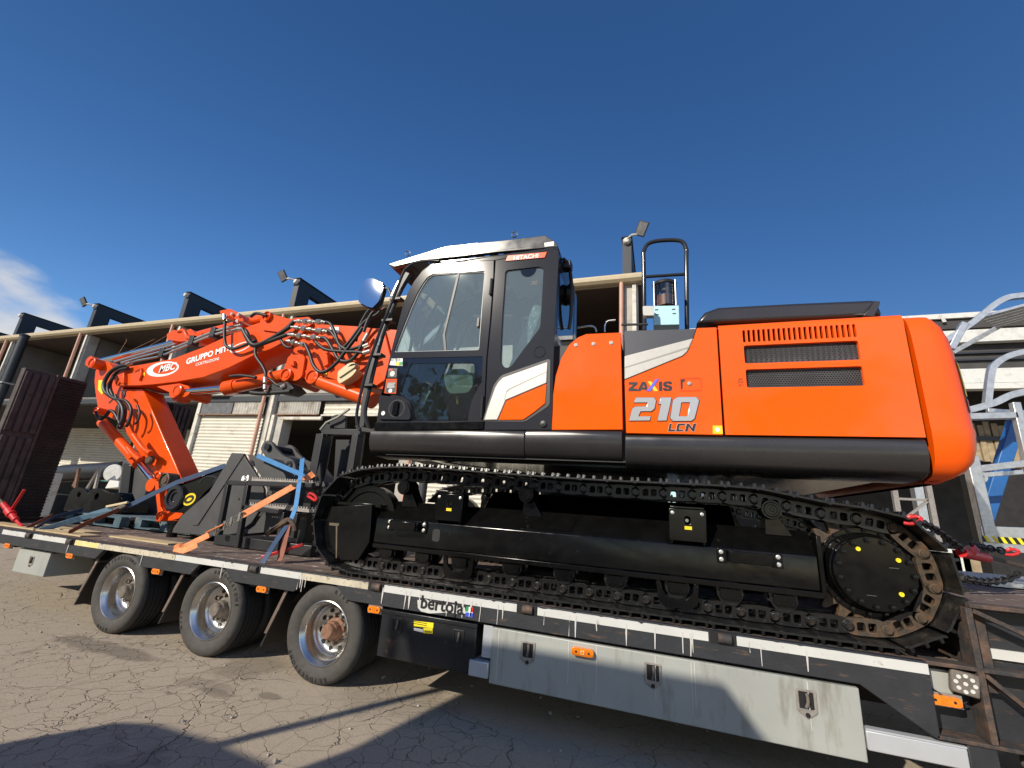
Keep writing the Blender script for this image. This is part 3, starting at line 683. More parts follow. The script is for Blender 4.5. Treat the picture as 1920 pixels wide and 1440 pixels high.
door = pl('service_door', ORANGE, od, UN, UN+.06, bev=.005)
pl('door_top_panel', DARKTOP, dk, UN+.002, UN+.06, parent=door, bev=.004); 
wp = pl('door_silver_stripe', SILVER, wh, UN-.008, UN+.06, parent=door, bev=.006)
wl = [(-0.247,2.618),(0.241,2.771),(0.232,2.754),(-0.247,2.609)]
pl('stripe_groove', MATS.get('groove') or mat('groove', (.30, .29, .26), .5), wl, UN-.0095, UN-.0083, parent=wp)
ep = [(0.452,2.922),(1.591,2.898),(1.59,2.061),(0.447,2.081)]
xa, za = ep[0][0], 2.085; xb = ep[1][0]
PT = 2.895     # height where the panel rolls over on to the top
def X_(u): return 0.614+u*(1.326-0.614)
m1 = [(X_(0), 2.618), (X_(1), 2.618), (X_(1), 2.76), (X_(0), 2.76)]; m1 = rnd(m1, .018, 3)
m2 = [(X_(0), 2.432), (X_(1), 2.432), (X_(1), 2.572), (X_(0), 2.572)]; m2 = rnd(m2, .018, 3)
NS = 22; slots = []
for i in range(NS):
    u = X_(0)+(X_(1)-X_(0)-.02)*i/(NS-1); slots.append(rnd([(u, 2.786), (u+.018, 2.786), (u+.018, 2.884), (u, 2.884)], .006, 2))
eng = pl('engine_panel', ORANGE, [(xa, za), (1.600, za), (1.600, PT), (xa, PT)], UN, UN+.03, [m1, m2]+slots)
rb = B()
n_ = 8
for x in (xa, 1.600):
    for i in range(n_+1):
        t = i/n_*pi/2; rb.v.append((x, UN+.055*(1-cos(t)), PT+.055*sin(t)))
    rb.v.append((x, 4.0, PT+.075))
k = n_+2; rb.f = [(i, i+1, i+1+k, i+k) for i in range(k-1)]
rb.obj('engine_panel_top', ORANGE, eng, smooth=True)
B().box(xa, 1.60, UN+.14, UN+.16, 2.09, 2.88).obj('cooling_pack', RADI, eng)
for u in range(0, 26): B().box(X_(0)+.01+u*.0335, X_(0)+.02+u*.0335, UN+.105, UN+.125, 2.60, 2.77).obj('radiator_fin', MESHM, eng) if u % 1 == 0 else None
def hexmesh(x0, x1, z0, z1, y, p=.017, hole=.80):
    b = B(); r = p/math.sqrt(3); row = 0; z = z0
    while z < z1:
        x = x0+(p/2 if row % 2 else 0)
        while x < x1:
            o_ = [(x+r*cos(pi/6+i*pi/3), z+r*sin(pi/6+i*pi/3)) for i in range(6)]; i_ = [(x+r*hole*cos(pi/6+i*pi/3), z+r*hole*sin(pi/6+i*pi/3)) for i in range(6)]
            k_ = len(b.v); b.v += [(a, y, c) for a, c in o_]+[(a, y, c) for a, c in i_]+[(a, y+.003, c) for a, c in i_]
            for i in range(6): j = (i+1) % 6; b.f += [(k_+i, k_+j, k_+6+j, k_+6+i), (k_+6+i, k_+6+j, k_+12+j, k_+12+i)]
            x += p
        z += r*1.5; row += 1
    return b
for z0, z1 in ((2.61, 2.77), (2.425, 2.58)):
    me_ = hexmesh(X_(0)-.01, X_(1)+.01, z0, z1, UN+.032).obj('grille_mesh', MESHM, eng); me_['kind'] = 'stuff'
for x_, w_ in ((-.263, .012), (0.426, .012)):
    pass
B().box(-.255, 1.60, UN+.075, 3.9, 2.09, 2.90).obj('inner_bulkhead', BLACKM, ex) if False else None
B().box(-.262, .42, UN+.062, 4.0, 2.09, 2.88).obj('pump_compartment', BLACKM, ex)
# hood and deck
hd = [(0.311,3.064),(0.387,3.162),(0.492,3.198),(1.021,3.187),(1.57,3.167),(1.595,3.031)]
pl('engine_hood', SKIRT, hd, 3.62, 5.55, bev=.03, seg=3)
lt = [(1.445,3.015),(1.491,3.068),(1.525,3.127),(1.564,3.119),(1.553,3.085),(1.509,3.001)]
pl('hood_latch', SKIRT, lt, 3.56, 3.64, bev=.004)
B().box(-.262, .46, 3.42, 5.8, 2.905, 2.925).obj('top_deck', DARKTOP, ex, .004) 
B().box(-.262, .46, UN+.055, 3.42, 2.86, 2.925).obj('deck_edge', DARKTOP, ex, .01) if False else None
B().box(.43, 1.62, 3.9, 5.8, 2.1, 2.955).obj('engine_bay', BLACKM, ex)
# counterweight
half = [(1.635, 3.40), (1.74, 3.40), (1.805, 3.408), (1.858, 3.435), (1.90, 3.49), (1.938, 3.58), (1.978, 3.71), (2.02, 3.90), (2.05, 4.2), (2.065, 4.63)]
base = half+[(x, 9.26-y) for x, y in half[-2::-1]]
nm = []
for i, p in enumerate(base):
    a = Vector(base[max(i-1, 0)]); b = Vector(base[min(i+1, len(base)-1)]); t = (b-a).normalized(); nm.append((t.y, -t.x) if 0 < i < len(base)-1 else (0, -1 if i == 0 else 1))
lev = [(1.815, .42), (1.825, .30), (1.85, .17), (1.89, .09), (1.95, .040), (2.03, .014), (2.10, .004), (2.125, 0), (2.14, 0), (2.165, .006), (2.30, .008), (2.5, .012), (2.68, .022), (2.78, .035), (2.85, .058), (2.90, .095), (2.935, .15), (2.955, .25), (2.962, .40)]
cwb = B(); nb = len(base)
for z, d in lev:
    for p, q in zip(base, nm):
        x = p[0]-q[0]*d; cwb.v.append((max(1.635, x), p[1]-q[1]*d*(.45 if z > 2.14 else .6), z))
for i in range(len(lev)-1):
    for j in range(nb-1): cwb.f.append((i*nb+j, i*nb+j+1, (i+1)*nb+j+1, (i+1)*nb+j))
    cwb.f.append((i*nb+nb-1, i*nb, (i+1)*nb, (i+1)*nb+nb-1))
cwb.f += [tuple(range(nb-1, -1, -1)), tuple((len(lev)-1)*nb+j for j in range(nb))]
cw = cwb.obj('counterweight', ORANGE3, ex, smooth=True)
# corner reflector decals on the counterweight, wrapped round the rear corner
def wrap(name, m_, t0, t1, z0, z1, off):
    b = B(); n_ = 8; lv = [z0+(z1-z0)*k/3 for k in range(4)]
    for k in range(n_+1):
        t = t0+(t1-t0)*k/n_; i_ = int(t); f_ = t-i_; p = Vector(base[i_]).lerp(Vector(base[i_+1]), f_); q = Vector(nm[i_]).lerp(Vector(nm[i_+1]), f_).normalized()
        for z in lv:
            d = .009 if z < 2.4 else .012+(z-2.5)*.055 if z > 2.5 else .0105
            b.v.append((p.x-q.x*d+q.x*off, p.y-q.y*d*.45+q.y*off, z))
    for k in range(n_):
        for a in range(3): b.f.append((k*4+a, k*4+4+a, k*4+5+a, k*4+1+a))
    return b.obj(name, m_, cw)
wrap('warning_decal_border', BLKPRINT, 3.15, 8, 2.26, 2.62, .004); wrap('warning_decal', YELLOW, 3.45, 8, 2.37, 2.60, .007); wrap('red_reflector', RED, 3.45, 8, 2.275, 2.35, .007)
# lettering on the service door
tz = 2.418; tx_ = -0.221; 
zs = .125
def zpoly(name, m_, polys, y0, y1, bev=0):
    for o_, h_ in polys: pl(name, m_, o_, y0, y1, h_, parent=door, bev=bev)
zpoly('lettering', BLKPRINT, [
 ([(-0.217,2.495),(-0.15,2.493),(-0.15,2.476),(-0.186,2.442),(-0.152,2.441),(-0.152,2.419),(-0.219,2.42),(-0.219,2.441),(-0.182,2.473),(-0.217,2.474)], []),
 ([(-0.117,2.495),(-0.089,2.494),(-0.076,2.446),(-0.085,2.418),(-0.094,2.431),(-0.124,2.431),(-0.128,2.419),(-0.154,2.419)], [[(-0.104,2.475),(-0.098,2.448),(-0.115,2.448)]]),
 ([(0.009,2.494),(0.033,2.493),(0.032,2.418),(0.008,2.418)], []),
 ([(0.054,2.493),(0.093,2.494),(0.104,2.483),(0.104,2.47),(0.081,2.47),(0.077,2.477),(0.065,2.477),(0.063,2.471),(0.073,2.464),(0.096,2.458),(0.105,2.446),(0.104,2.429),(0.091,2.417),(0.05,2.417),(0.037,2.429),(0.037,2.441),(0.061,2.442),(0.064,2.434),(0.08,2.433),(0.081,2.44),(0.049,2.45),(0.04,2.461),(0.04,2.48)], [])], UN-.002, UN-.0002)
pl('lettering_stroke', YELLOW, [(-0.075,2.496),(-0.048,2.497),(0.002,2.418),(-0.027,2.417)], UN-.0025, UN-.0003, parent=door)
pl('lettering_stroke', VIOLET, [(-0.016,2.511),(0.01,2.515),(-0.053,2.417),(-0.083,2.417)], UN-.0045, UN-.0027, parent=door)
CHN = mat('chrome_lettering', (.62, .60, .56), .22, metal=.55)
NUM = [([(-0.163,2.366),(-0.03,2.365),(-0.014,2.342),(-0.026,2.277),(-0.05,2.255),(-0.13,2.255),(-0.146,2.217),(-0.055,2.217),(-0.063,2.183),(-0.216,2.181),(-0.191,2.278),(-0.167,2.295),(-0.086,2.294),(-0.078,2.325),(-0.179,2.325)], []),
 ([(0.018,2.365),(0.098,2.364),(0.057,2.183),(-0.009,2.182),(0.021,2.311),(0.001,2.311)], []),
 ([(0.138,2.366),(0.273,2.364),(0.29,2.339),(0.253,2.201),(0.232,2.183),(0.099,2.181),(0.083,2.203),(0.107,2.343)], [[(0.167,2.324),(0.225,2.323),(0.202,2.218),(0.145,2.218)]])]
zpoly('numeral_edge', BLKPRINT, [(grow(o_, .005), [grow(h_, -.004) for h_ in hs_]) for o_, hs_ in NUM], UN-.002, UN-.0002)
zpoly('numeral', CHN, NUM, UN-.010, UN-.0021, .003)
LCNP = [([(0.078,2.162),(0.093,2.162),(0.083,2.118),(0.117,2.118),(0.114,2.106),(0.065,2.105)], []), ([(0.139,2.163),(0.185,2.164),(0.182,2.151),(0.148,2.15),(0.139,2.118),(0.173,2.119),(0.169,2.107),(0.121,2.105),(0.132,2.156)], []), ([(0.198,2.163),(0.213,2.163),(0.233,2.129),(0.243,2.164),(0.262,2.165),(0.245,2.106),(0.232,2.106),(0.21,2.143),(0.2,2.105),(0.182,2.105)], [])]
zpoly('model_suffix', SILVER, [(grow(o_, .003), []) for o_, _ in LCNP], UN-.002, UN-.0002); zpoly('model_suffix', BLKPRINT, LCNP, UN-.0032, UN-.0021)
# latch recess
lr = [(0.159,2.517),(0.313,2.517),(0.312,2.413),(0.159,2.414)]
pl('latch_frame', ORANGE2, lr, UN-.003, UN-.0005, [[(0.166,2.509),(0.305,2.509),(0.305,2.421),(0.167,2.422)]], parent=door)
pl('latch_slot', BLKPRINT, [(0.166,2.504),(0.196,2.506),(0.196,2.491),(0.18,2.487),(0.178,2.432),(0.165,2.432)], UN-.0025, UN-.0006, parent=door)
q_ = [(0.227,2.471)]; B().lathe((q_[0][0], UN, q_[0][1]), (0, -1, 0), [(.016, 0), (.014, .008), (0, .009)], 14).obj('latch_knob', STEELF, door, smooth=True)
dc = pl('warning_sticker', YELLOW, [(0.371,2.15),(0.434,2.151),(0.435,2.089),(0.369,2.09)], UN-.002, UN-.0004, parent=door)
pl('sticker_pictogram', WHITE, circ(*[(0.402,2.121)][0], .016, 10), UN-.003, UN-.0021, parent=dc)
text('YZh', .04, BLKPRINT, 'chalk_mark', eng, (0.588, UN-.001, 2.44), rot=Matrix.Rotation(-pi/2, 4, 'Y'), ext=.0005)
# ---- things on the upper deck: handrail, grease pump, blue bracket, horn, caps
hr = [(-0.137, 5.0, 2.9), (-0.132, 5.0, 4.48), (-0.13, 5.0, 4.693), (-0.032, 5.0, 4.818), (0.282, 5.0, 4.795), (0.363, 5.0, 4.67), (0.359, 5.0, 4.42), (0.313, 5.0, 2.9)]
hro = B().tube(hr, .026, 12, 5).obj('handrail', CABGREY, ex, smooth=True)
B().tube([(-0.122,5,4.337),(0.344,5,4.32)], .020, 10).obj('handrail_bar', CABGREY, hro, smooth=True)
cxn, czn = 0.099, 0
zc0, zc1 = 3.8, 4.072
gp = B().cyl((cxn, 4.8, zc0), (cxn, 4.8, zc1), .118, 28).obj('grease_canister', CLEAR, ex, smooth=True)
B().cyl((cxn+.01, 4.8, zc0), (cxn+.01, 4.8, zc0+.13), .105, 24).obj('grease', mat('brown_grease', (.16, .065, .025), .5, var=.3, vscale=40), gp, smooth=True)
B().lathe((cxn, 4.8, zc1), (0, 0, 1), [(.0, -.005), (.13, -.005), (.135, .02), (.12, .035), (.05, .04), (.045, .065), (0, .066)], 28).obj('canister_lid', BLACKM, gp, smooth=True)
B().cyl((cxn+.01, 4.8, zc0+.20), (cxn+.01, 4.8, zc1-.02), .06, 20).obj('plunger', BLACKM, gp, smooth=True)
for e in (-1, 1): B().cyl((cxn+e*.115, 4.72, zc0-.02), (cxn+e*.115, 4.72, zc1+.03), .008, 8).obj('tie_rod', STEELF, gp)
SKYB = mat('pale_blue_panel', (.42, .66, .72), .4, var=.03)
bb = pl('pump_box', SKYB, [(-0.022,3.785),(0.243,3.768),(0.241,3.536),(-0.032,3.549)], 4.70, 4.92, bev=.006)
for p_ in [(0.006,3.733),(0.186,3.724),(0.01,3.673),(0.19,3.672)]: B().plate(rnd([(p_[0]-.018, p_[1]-.006), (p_[0]+.018, p_[1]-.006), (p_[0]+.018, p_[1]+.006), (p_[0]-.018, p_[1]+.006)], .005, 2), 4.697, 4.7005).obj('bracket_slot', BLKPRINT, bb)
pl('lamp_body', SILVER, rnd([(-0.14,3.736),(-0.021,3.725),(-0.018,3.609),(-0.136,3.618)], .02, 3), 4.58, 4.66, bev=.01)
B().box(-.26, .44, 4.55, 4.95, 2.926, 3.0).obj('pump_base', BLACKM, ex)
hn = B().lathe((-0.407, 4.3, 2.92), (0, 0, 1), [(.13, 0), (.14, .08), (.12, .16), (.06, .20), (0, .205)], 20).obj('filler_housing', BLACKM, ex, smooth=True)
B().cyl((-0.396, 4.25, 3.1), (-0.396, 4.25, 3.20), .02, 10).obj('filler_stem', STEELF, hn); B().lathe((-0.396, 4.25, 3.20), (0, 0, 1), [(.025, 0), (.028, .02), (.02, .04), (0, .042)], 12).obj('red_cap', RED, hn, smooth=True)
B().cyl((-0.457, 4.22, 3.06), (-0.463, 4.22, 3.18), .013, 8).obj('level_plug', STEELF, hn)
B().tube([(-0.599,4.25,3.314),(-0.61,4.25,3.357),(-0.656,4.25,3.385),(-0.797,4.25,3.376)], .009, 8, 4).obj('breather_pipe', STEELF, ex, smooth=True)
B().tube([(-0.51,4.25,3.308),(-0.511,4.25,3.381),(-0.479,4.25,3.427),(-0.402,4.25,3.433)], .009, 8, 4).obj('grease_pipe', STEELF, hn, smooth=True)
B().tube([(-0.395,4.9,3.668),(-0.092,4.9,3.653)], .014, 8).obj('hose_rail', BLACKM, ex)

# ---- cab ----------------------------------------------------------
CT = 3.415
dor_o = [(-2.504,2.086),(-2.508,2.27),(-2.5,2.49),(-2.462,2.926),(-2.416,3.349),(-2.378,3.5),(-2.328,3.616),(-2.256,3.718),(-2.179,3.776),(-2.096,3.796),(-1.469,3.752),(-1.458,3.566),(-1.451,3.124),(-1.453,2.748),(-1.438,2.435),(-1.421,2.099)]
upw = [(-2.438,2.857),(-2.381,3.096),(-2.324,3.311),(-2.27,3.477),(-2.219,3.586),(-2.174,3.653),(-2.111,3.682),(-1.553,3.646),(-1.542,3.185),(-1.534,2.834)]
low = [(-2.457,2.792),(-1.491,2.77),(-1.478,2.529),(-1.521,2.446),(-1.557,2.354),(-1.572,2.258),(-1.574,2.177),(-2.125,2.174),(-2.155,2.294),(-2.187,2.36),(-2.251,2.402),(-2.499,2.448)]
cabd = pl('cab_door', CABGREY, dor_o, UN, UN+.05, [rnd(upw, .02, 3), low], bev=.004)
pl('upper_window', GLASS, [(x, z) for x, z in rnd(upw, .015, 2)], UN+.018, UN+.023, parent=cabd)
seal = pl('window_seal', MATS.get('seal_grey') or mat('seal_grey', (.30, .32, .31), .4), rnd(upw, .02, 3), UN+.010, UN+.0175, [rnd(grow(upw, -.009), .02, 3)], parent=cabd) 
mid = [(-1.85,3.67),(-1.827,3.667),(-1.908,3.02),(-1.869,2.846),(-1.892,2.847),(-1.929,3.005)]
pl('sliding_pane_edge', BLKPRINT, mid, UN+.012, UN+.0175, parent=cabd)
clear = rnd([(-2.308,2.434),(-2.228,2.733),(-1.568,2.707),(-1.535,2.436),(-1.596,2.191),(-2.094,2.189),(-2.145,2.34),(-2.209,2.391)], .03, 4)
pl('lower_window_border', FRIT, low, UN+.006, UN+.012, [clear], parent=cabd)
pl('lower_window', GLASSD, clear, UN+.013, UN+.017, parent=cabd)
hp = pl('handle_plate', CABGREY, rnd([(-2.512,2.421),(-2.248,2.381),(-2.189,2.335),(-2.151,2.269),(-2.131,2.179),(-2.474,2.183)], .03, 3), UN-.022, UN+.012, parent=cabd, bev=.008)
hc = [(-2.295,2.285)][0]
B().lathe((hc[0], UN-.0225, hc[1]), (0, 1, 0), [(0, .018), (.06, .014), (.078, -.0005), (.084, -.0005)], 28).obj('handle_recess', BLKPRINT, hp, smooth=True)
B().plate(rnd([(hc[0]-.028, hc[1]-.066), (hc[0]+.022, hc[1]-.066), (hc[0]+.022, hc[1]+.066), (hc[0]-.028, hc[1]+.066)], .014, 3), UN-.044, UN-.018).obj('door_handle', BLACK, hp, .006)
kc = [(-2.429,2.239)][0]; B().lathe((kc[0], UN-.022, kc[1]), (0, -1, 0), [(.022, 0), (.02, .006), (.012, .006), (.011, .003), (0, .003)], 16).obj('door_lock', BOLTM, hp, smooth=True)
for i, (p_, m_) in enumerate((([(-2.472,2.809),(-2.412,2.806),(-2.391,2.718),(-2.464,2.726)], WHITE), ([(-2.397,2.808),(-2.331,2.808),(-2.316,2.712),(-2.384,2.715)], WHITE), ([(-2.47,2.694),(-2.371,2.69),(-2.364,2.596),(-2.466,2.599)], BLKPRINT), ([(-2.475,2.586),(-2.356,2.582),(-2.343,2.435),(-2.474,2.442)], ORANGE2))):
    st = pl('safety_sticker', m_, p_, UN+.0035, UN+.0055, parent=cabd)
    (x_a, z_a), (x_b, z_b) = p_[0], p_[2]; mx_, mz_ = (x_a+x_b)/2, (z_a+z_b)/2; w_, h_ = abs(x_b-x_a), abs(z_a-z_b)
    if i == 3:
        B().box(mx_-w_*.40, mx_+w_*.40, UN+.0025, UN+.0034, mz_-h_*.42, mz_+h_*.25).obj('sticker_panel', BLKPRINT, st); text('WARNING', .022, BLKPRINT, 'sticker_text', st, (mx_-w_*.42, UN+.003, mz_+h_*.31), ext=.0004)
        for k in range(5): B().box(mx_-w_*.33, mx_+w_*(.33-.05*(k % 3)), UN+.0018, UN+.0024, mz_+h_*(.18-.07*k), mz_+h_*(.205-.07*k)).obj('sticker_line', WHITE, st)
        B().plate(circ(mx_, mz_-h_*.30, w_*.16, 8), UN+.0018, UN+.0024).obj('sticker_pictogram', WHITE, st)
    elif i == 2:
        B().plate(circ(mx_, mz_-.01, w_*.26, 10), UN+.0025, UN+.0034).obj('sticker_pictogram', SILVER, st); B().box(mx_-w_*.42, mx_-w_*.05, UN+.0025, UN+.0034, mz_+h_*.2, mz_+h_*.42).obj('sticker_panel', RED, st)
    else:
        text('QR'[1:] if False else 'KH' if i == 0 else 'K5', .032, BLKPRINT, 'sticker_text', st, (mx_-w_*.36, UN+.003, mz_+h_*.02), ext=.0004, off=.001)
        if i == 1:
            B().box(mx_-w_*.45, mx_, UN+.0025, UN+.0034, mz_-h_*.45, mz_-h_*.08).obj('sticker_panel', YELLOW, st); B().box(mx_+.001, mx_+w_*.45, UN+.0025, UN+.0034, mz_-h_*.45, mz_-h_*.08).obj('sticker_panel', GREEN, st)
B().tube([(-1.467,3.385,3.542),(-1.465,3.385,3.463),(-1.468,3.385,3.38)], .014, 10).obj('door_hinge', BLKPRINT, cabd)
B().tube([(-1.449,3.385,2.397),(-1.448,3.385,2.311),(-1.444,3.385,2.198)], .010, 10).obj('door_hinge', BLKPRINT, cabd)
B().box(-1.58, -1.569+.01, UN-.004, UN+.018, 3.068, 3.155).obj('window_catch', BLKPRINT, cabd)
sill = pl('door_sill', BLACK, [(-2.516,2.152),(-1.428,2.168),(-1.426,2.099),(-2.514,2.081)], UN-.012, UN-.001, bev=.005)
# rear side panel
rp = [(-1.453,3.75),(-0.843,3.795),(-0.829,3.704),(-0.837,3.077),(-0.833,2.588),(-0.82,2.106),(-1.411,2.099),(-1.428,2.435),(-1.442,2.748),(-1.44,3.123),(-1.447,3.565)]
rw = rnd([(-1.339,3.627),(-1.016,3.627),(-0.969,3.605),(-0.968,3.376),(-0.97,3.016),(-1.094,2.842),(-1.218,2.659),(-1.267,2.65),(-1.316,2.702),(-1.33,3.115)], .03, 3)
crp = pl('cab_side_panel', CABGREY, rp, UN, UN+.05, [rw], bev=.004)
pl('rear_side_window', GLASS, rw, UN+.014, UN+.019, parent=crp)
nc = [(-1.118,3.612)][0]; pl('window_shade_tab', FRIT, [(nc[0]-.075, nc[1]+.012)]+[(nc[0]+.075*cos(radians(a)), nc[1]+.005+.075*sin(radians(a))) for a in range(180, 361, 20)]+[(nc[0]+.075, nc[1]+.012)], UN+.010, UN+.0135, parent=crp)
text('102', .052, BLKPRINT, 'noise_label', crp, (-1.082, UN+.012, 3.453), ext=.0003, off=.0012, sx=.8)
text('Lwa', .018, BLKPRINT, 'noise_label', crp, (-1.05, UN+.012, 3.498), ext=.0003, sx=.9)
text('dB', .018, BLKPRINT, 'noise_label', crp, (-1.006, UN+.012, 3.445), ext=.0003, sx=.9)
mt = [(-0.96,2.785)][0]; B().lathe((mt[0], UN-.001, mt[1]), (0, 1, 0), [(0, .02), (.03, .016), (.046, 0), (.05, -.003)], 20).obj('key_port', BLKPRINT, crp, smooth=True)
ws = [(-1.419,2.182),(-1.394,2.286),(-1.342,2.472),(-1.316,2.52),(-1.279,2.558),(-0.882,2.689),(-0.882,2.5),(-1.234,2.355),(-1.261,2.276),(-1.295,2.183)]
wso = pl('silver_trim', SILVER, ws, UN-.014, UN+.004, parent=crp, bev=.007)
pl('trim_groove', MATS['groove'], [(-1.231,2.441),(-1.208,2.459),(-0.883,2.603),(-0.883,2.598),(-1.202,2.45),(-1.229,2.422),(-1.244,2.36),(-1.249,2.36)], UN-.0152, UN-.0142, parent=wso)
tb_ = [(-0.928,2.529)][0]; B().lathe((tb_[0], UN-.014, tb_[1]), (0, -1, 0), [(.020, 0), (.019, .004), (.012, .004), (.011, .001), (0, .002)], 16).obj('trim_bolt', BOLTM, wso, smooth=True)
pl('orange_trim', ORANGE, [(-1.288,2.183),(-1.229,2.348),(-0.883,2.493),(-0.885,2.324),(-0.972,2.252),(-1.067,2.184)], UN-.012, UN+.004, parent=crp, bev=.005)
pl('trim_recess', BLKPRINT, rnd([(-1.433,2.173),(-1.359,2.496),(-1.296,2.583),(-0.863,2.722),(-0.848,2.31),(-1.05,2.17)], .03, 3), UN-.004, UN-.0005, parent=crp)
gq = [(-0.894,2.153)][0]; B().lathe((gq[0], UN-.001, gq[1]), (0, -1, 0), [(.03, 0), (.026, .012), (0, .016)], 16).obj('rubber_stop', BLKPRINT, crp, smooth=True)
# roof, roof rail, guard plate
rr_o = [(-2.33,3.628),(-2.26,3.742),(-2.171,3.805),(-2.077,3.83),(-1.453,3.815),(-0.844,3.823),(-0.838,3.8),(-1.459,3.757),(-2.097,3.802),(-2.18,3.782),(-2.257,3.724)]
pl('roof_rail', CABGREY, rr_o, UN+.012, 3.56, bev=.006); pl('roof_rail', CABGREY, rr_o, 4.20, 4.38, bev=.006)
HEADL = mat('pale_headliner', (.50, .54, .52), .8)
pl('roof_panel_front', HEADL, [(-2.322,3.621),(-2.259,3.736),(-2.17,3.799),(-2.076,3.824),(-2.028,3.824),(-2.025,3.799),(-2.096,3.796),(-2.179,3.776),(-2.256,3.718)], 3.56, 4.20); pl('roof_panel_rear', HEADL, [(-1.479,3.807),(-0.844,3.818),(-0.838,3.8),(-1.475,3.759)], 3.56, 4.20)
pl('roof_hatch_glass', CLEAR, [(-2.028,3.824),(-1.479,3.807),(-1.478,3.795),(-2.026,3.812)], 3.56, 4.20)
GUARDM = mat('roof_guard_paint', (.036, .036, .039), .22, coat=.1, var=.06, rvar=.05, vscale=5, spec=.4)
fp = [(-2.697,3.876),(-2.413,3.937),(-2.017,4.01),(-1.426,3.986),(-0.978,3.979),(-0.865,3.881),(-0.848,3.833),(-1.471,3.861),(-2.115,3.866),(-2.29,3.876),(-2.617,3.834)]
gd_ = pl('roof_guard', GUARDM, fp, 3.43, 3.47, bev=.006)
pl('roof_guard_cheek', GUARDM, fp, 4.36, 4.40, parent=gd_, bev=.006)
gt = [(-2.659,3.891),(-2.413,3.937),(-2.017,4.01),(-1.426,3.986),(-0.978,3.979)]
for k in range(15):
    t_ = (k+.3)/15*4; i_ = int(t_); f_ = t_-i_; a_, b_ = Vector((gt[i_][0], 0, gt[i_][1])), Vector((gt[i_+1][0], 0, gt[i_+1][1])); p_ = a_.lerp(b_, f_); d_ = (b_-a_).normalized()
    B().add([(p_.x+d_.x*e, y, p_.z+d_.z*e-q) for e in (-.045, .045) for y in (3.47, 4.36) for q in (.006, .02)], [(0,1,3,2),(4,6,7,5),(0,4,5,1),(2,3,7,6),(0,2,6,4),(1,5,7,3)]).obj('roof_guard_slat', GUARDM, gd_)
GLARE = mat('guard_sun_glare', (.17, .165, .15), .34, metal=.9, bump=.10, bscale=26, rvar=.06)  # bright metal colour standing in for sun glare on the guard side
pl('guard_glare_patch', GLARE, [(-2.684,3.878),(-2.412,3.93),(-2.022,4.001),(-1.782,3.992),(-1.757,3.875),(-2.115,3.873),(-2.291,3.883),(-2.606,3.846)], 3.426, 3.4295, parent=gd_)
pl('guard_tape', SILVER, [(-1.788,3.996),(-1.671,3.991),(-1.649,3.885),(-1.764,3.882)], 3.425, 3.4255, parent=gd_)
pl('maker_plate', WHITE, [(-0.984,3.893),(-0.892,3.897),(-0.89,3.85),(-0.977,3.851)], 3.427, 3.4295, parent=gd_)
for p_ in ([(-2.526,3.5,4.015)], [(-1.356,3.6,4.141)]): B().lathe((p_[0][0], p_[0][1], p_[0][2]+.02), (0, 1, .3), [(.028, -.007), (.036, 0), (.028, .007), (.022, 0)], 14, True).obj('lifting_eye', STEELF, gd_, smooth=True)
bd = pl('badge', ORANGE2, [(-1.347,3.725),(-1.33,3.781),(-0.942,3.769),(-0.96,3.712)], UN-.008, UN+.014, bev=.003)
text('HITACHI', .062, WHITE, 'lettering', bd, (-1.269, UN-.0095, 3.723), ext=.0008, off=.0012, sx=1.02, rot=Matrix.Rotation(radians(1.2), 4, 'Y'))
# far side, rear, front, floor
far = [(x, z) for x, z in [(-2.504,2.086),(-2.5,2.49),(-2.462,2.926),(-2.416,3.349),(-2.328,3.616),(-2.179,3.776),(-1.458,3.751),(-0.843,3.795),(-0.82,2.106)]]
pl('cab_far_side', CABGREY, far, 4.34, 4.40, [[(-2.405,2.911),(-2.253,3.488),(-2.097,3.669),(-1.574,3.637),(-1.526,2.865)], [(-1.461,3.595),(-0.964,3.593),(-0.951,2.884),(-1.396,2.858)]], bev=.004)
xr = -.835
B().box(xr-.03, xr, UN+.052, 4.34, 2.12, 2.98).obj('cab_rear_wall', CABGREY, ex, .004)
B().box(xr-.05, xr+.0, UN+.052, 3.52, 2.98, 3.80).obj('rear_pillar', CABGREY, ex, .012); B().box(xr-.05, xr, 4.22, 4.34, 2.98, 3.80).obj('rear_pillar', CABGREY, ex, .012)
B().box(xr-.045, xr-.002, 3.52, 4.22, 3.62, 3.80).obj('rear_header', CABGREY, ex)
rwin = B().box(xr-.012, xr-.004, 3.515, 4.225, 2.975, 3.63).obj('rear_window', glass('rear_cab_glass', (.10, .12, .13), alpha=.35), ex)
B().box(xr-.002, xr+.004, 3.535, 4.20, 2.90, 2.955).obj('rear_trim', SILVER, ex, .002)
B().prism([(xr+.0, 3.53), (xr+.09, 3.50), (xr+.12, 3.30), (xr+.08, 3.12), (xr+.02, 3.02)], 3.62, 3.66, 'y').obj('wiper_motor_cover', BLKPRINT, ex, .008) if False else None
B().tube([(xr+.01, 3.55, 3.78), (xr+.05, 3.62, 3.74), (xr+.06, 3.75, 3.60), (xr+.05, 3.82, 3.32), (xr+.03, 3.84, 3.18)], .018, 8, 4).obj('work_lamp_bracket', BLKPRINT, ex, smooth=True)
B().lathe((xr+.02, 3.86, 3.56), (1, .2, 0), [(0, .05), (.09, .045), (.11, 0), (.09, -.03)], 18).obj('rear_lamp', BLKPRINT, ex, smooth=True)
B().box(xr+.0, xr+.08, 3.58, 3.68, 3.70, 3.78).obj('lamp_bracket', BLKPRINT, ex, .01)
B().lathe((xr+.08, 4.05, 2.84), (0, 0, 1), [(.10, -.7), (.10, -.05), (.06, 0), (0, .01)], 16).obj('air_duct', BLKPRINT, ex, smooth=True)
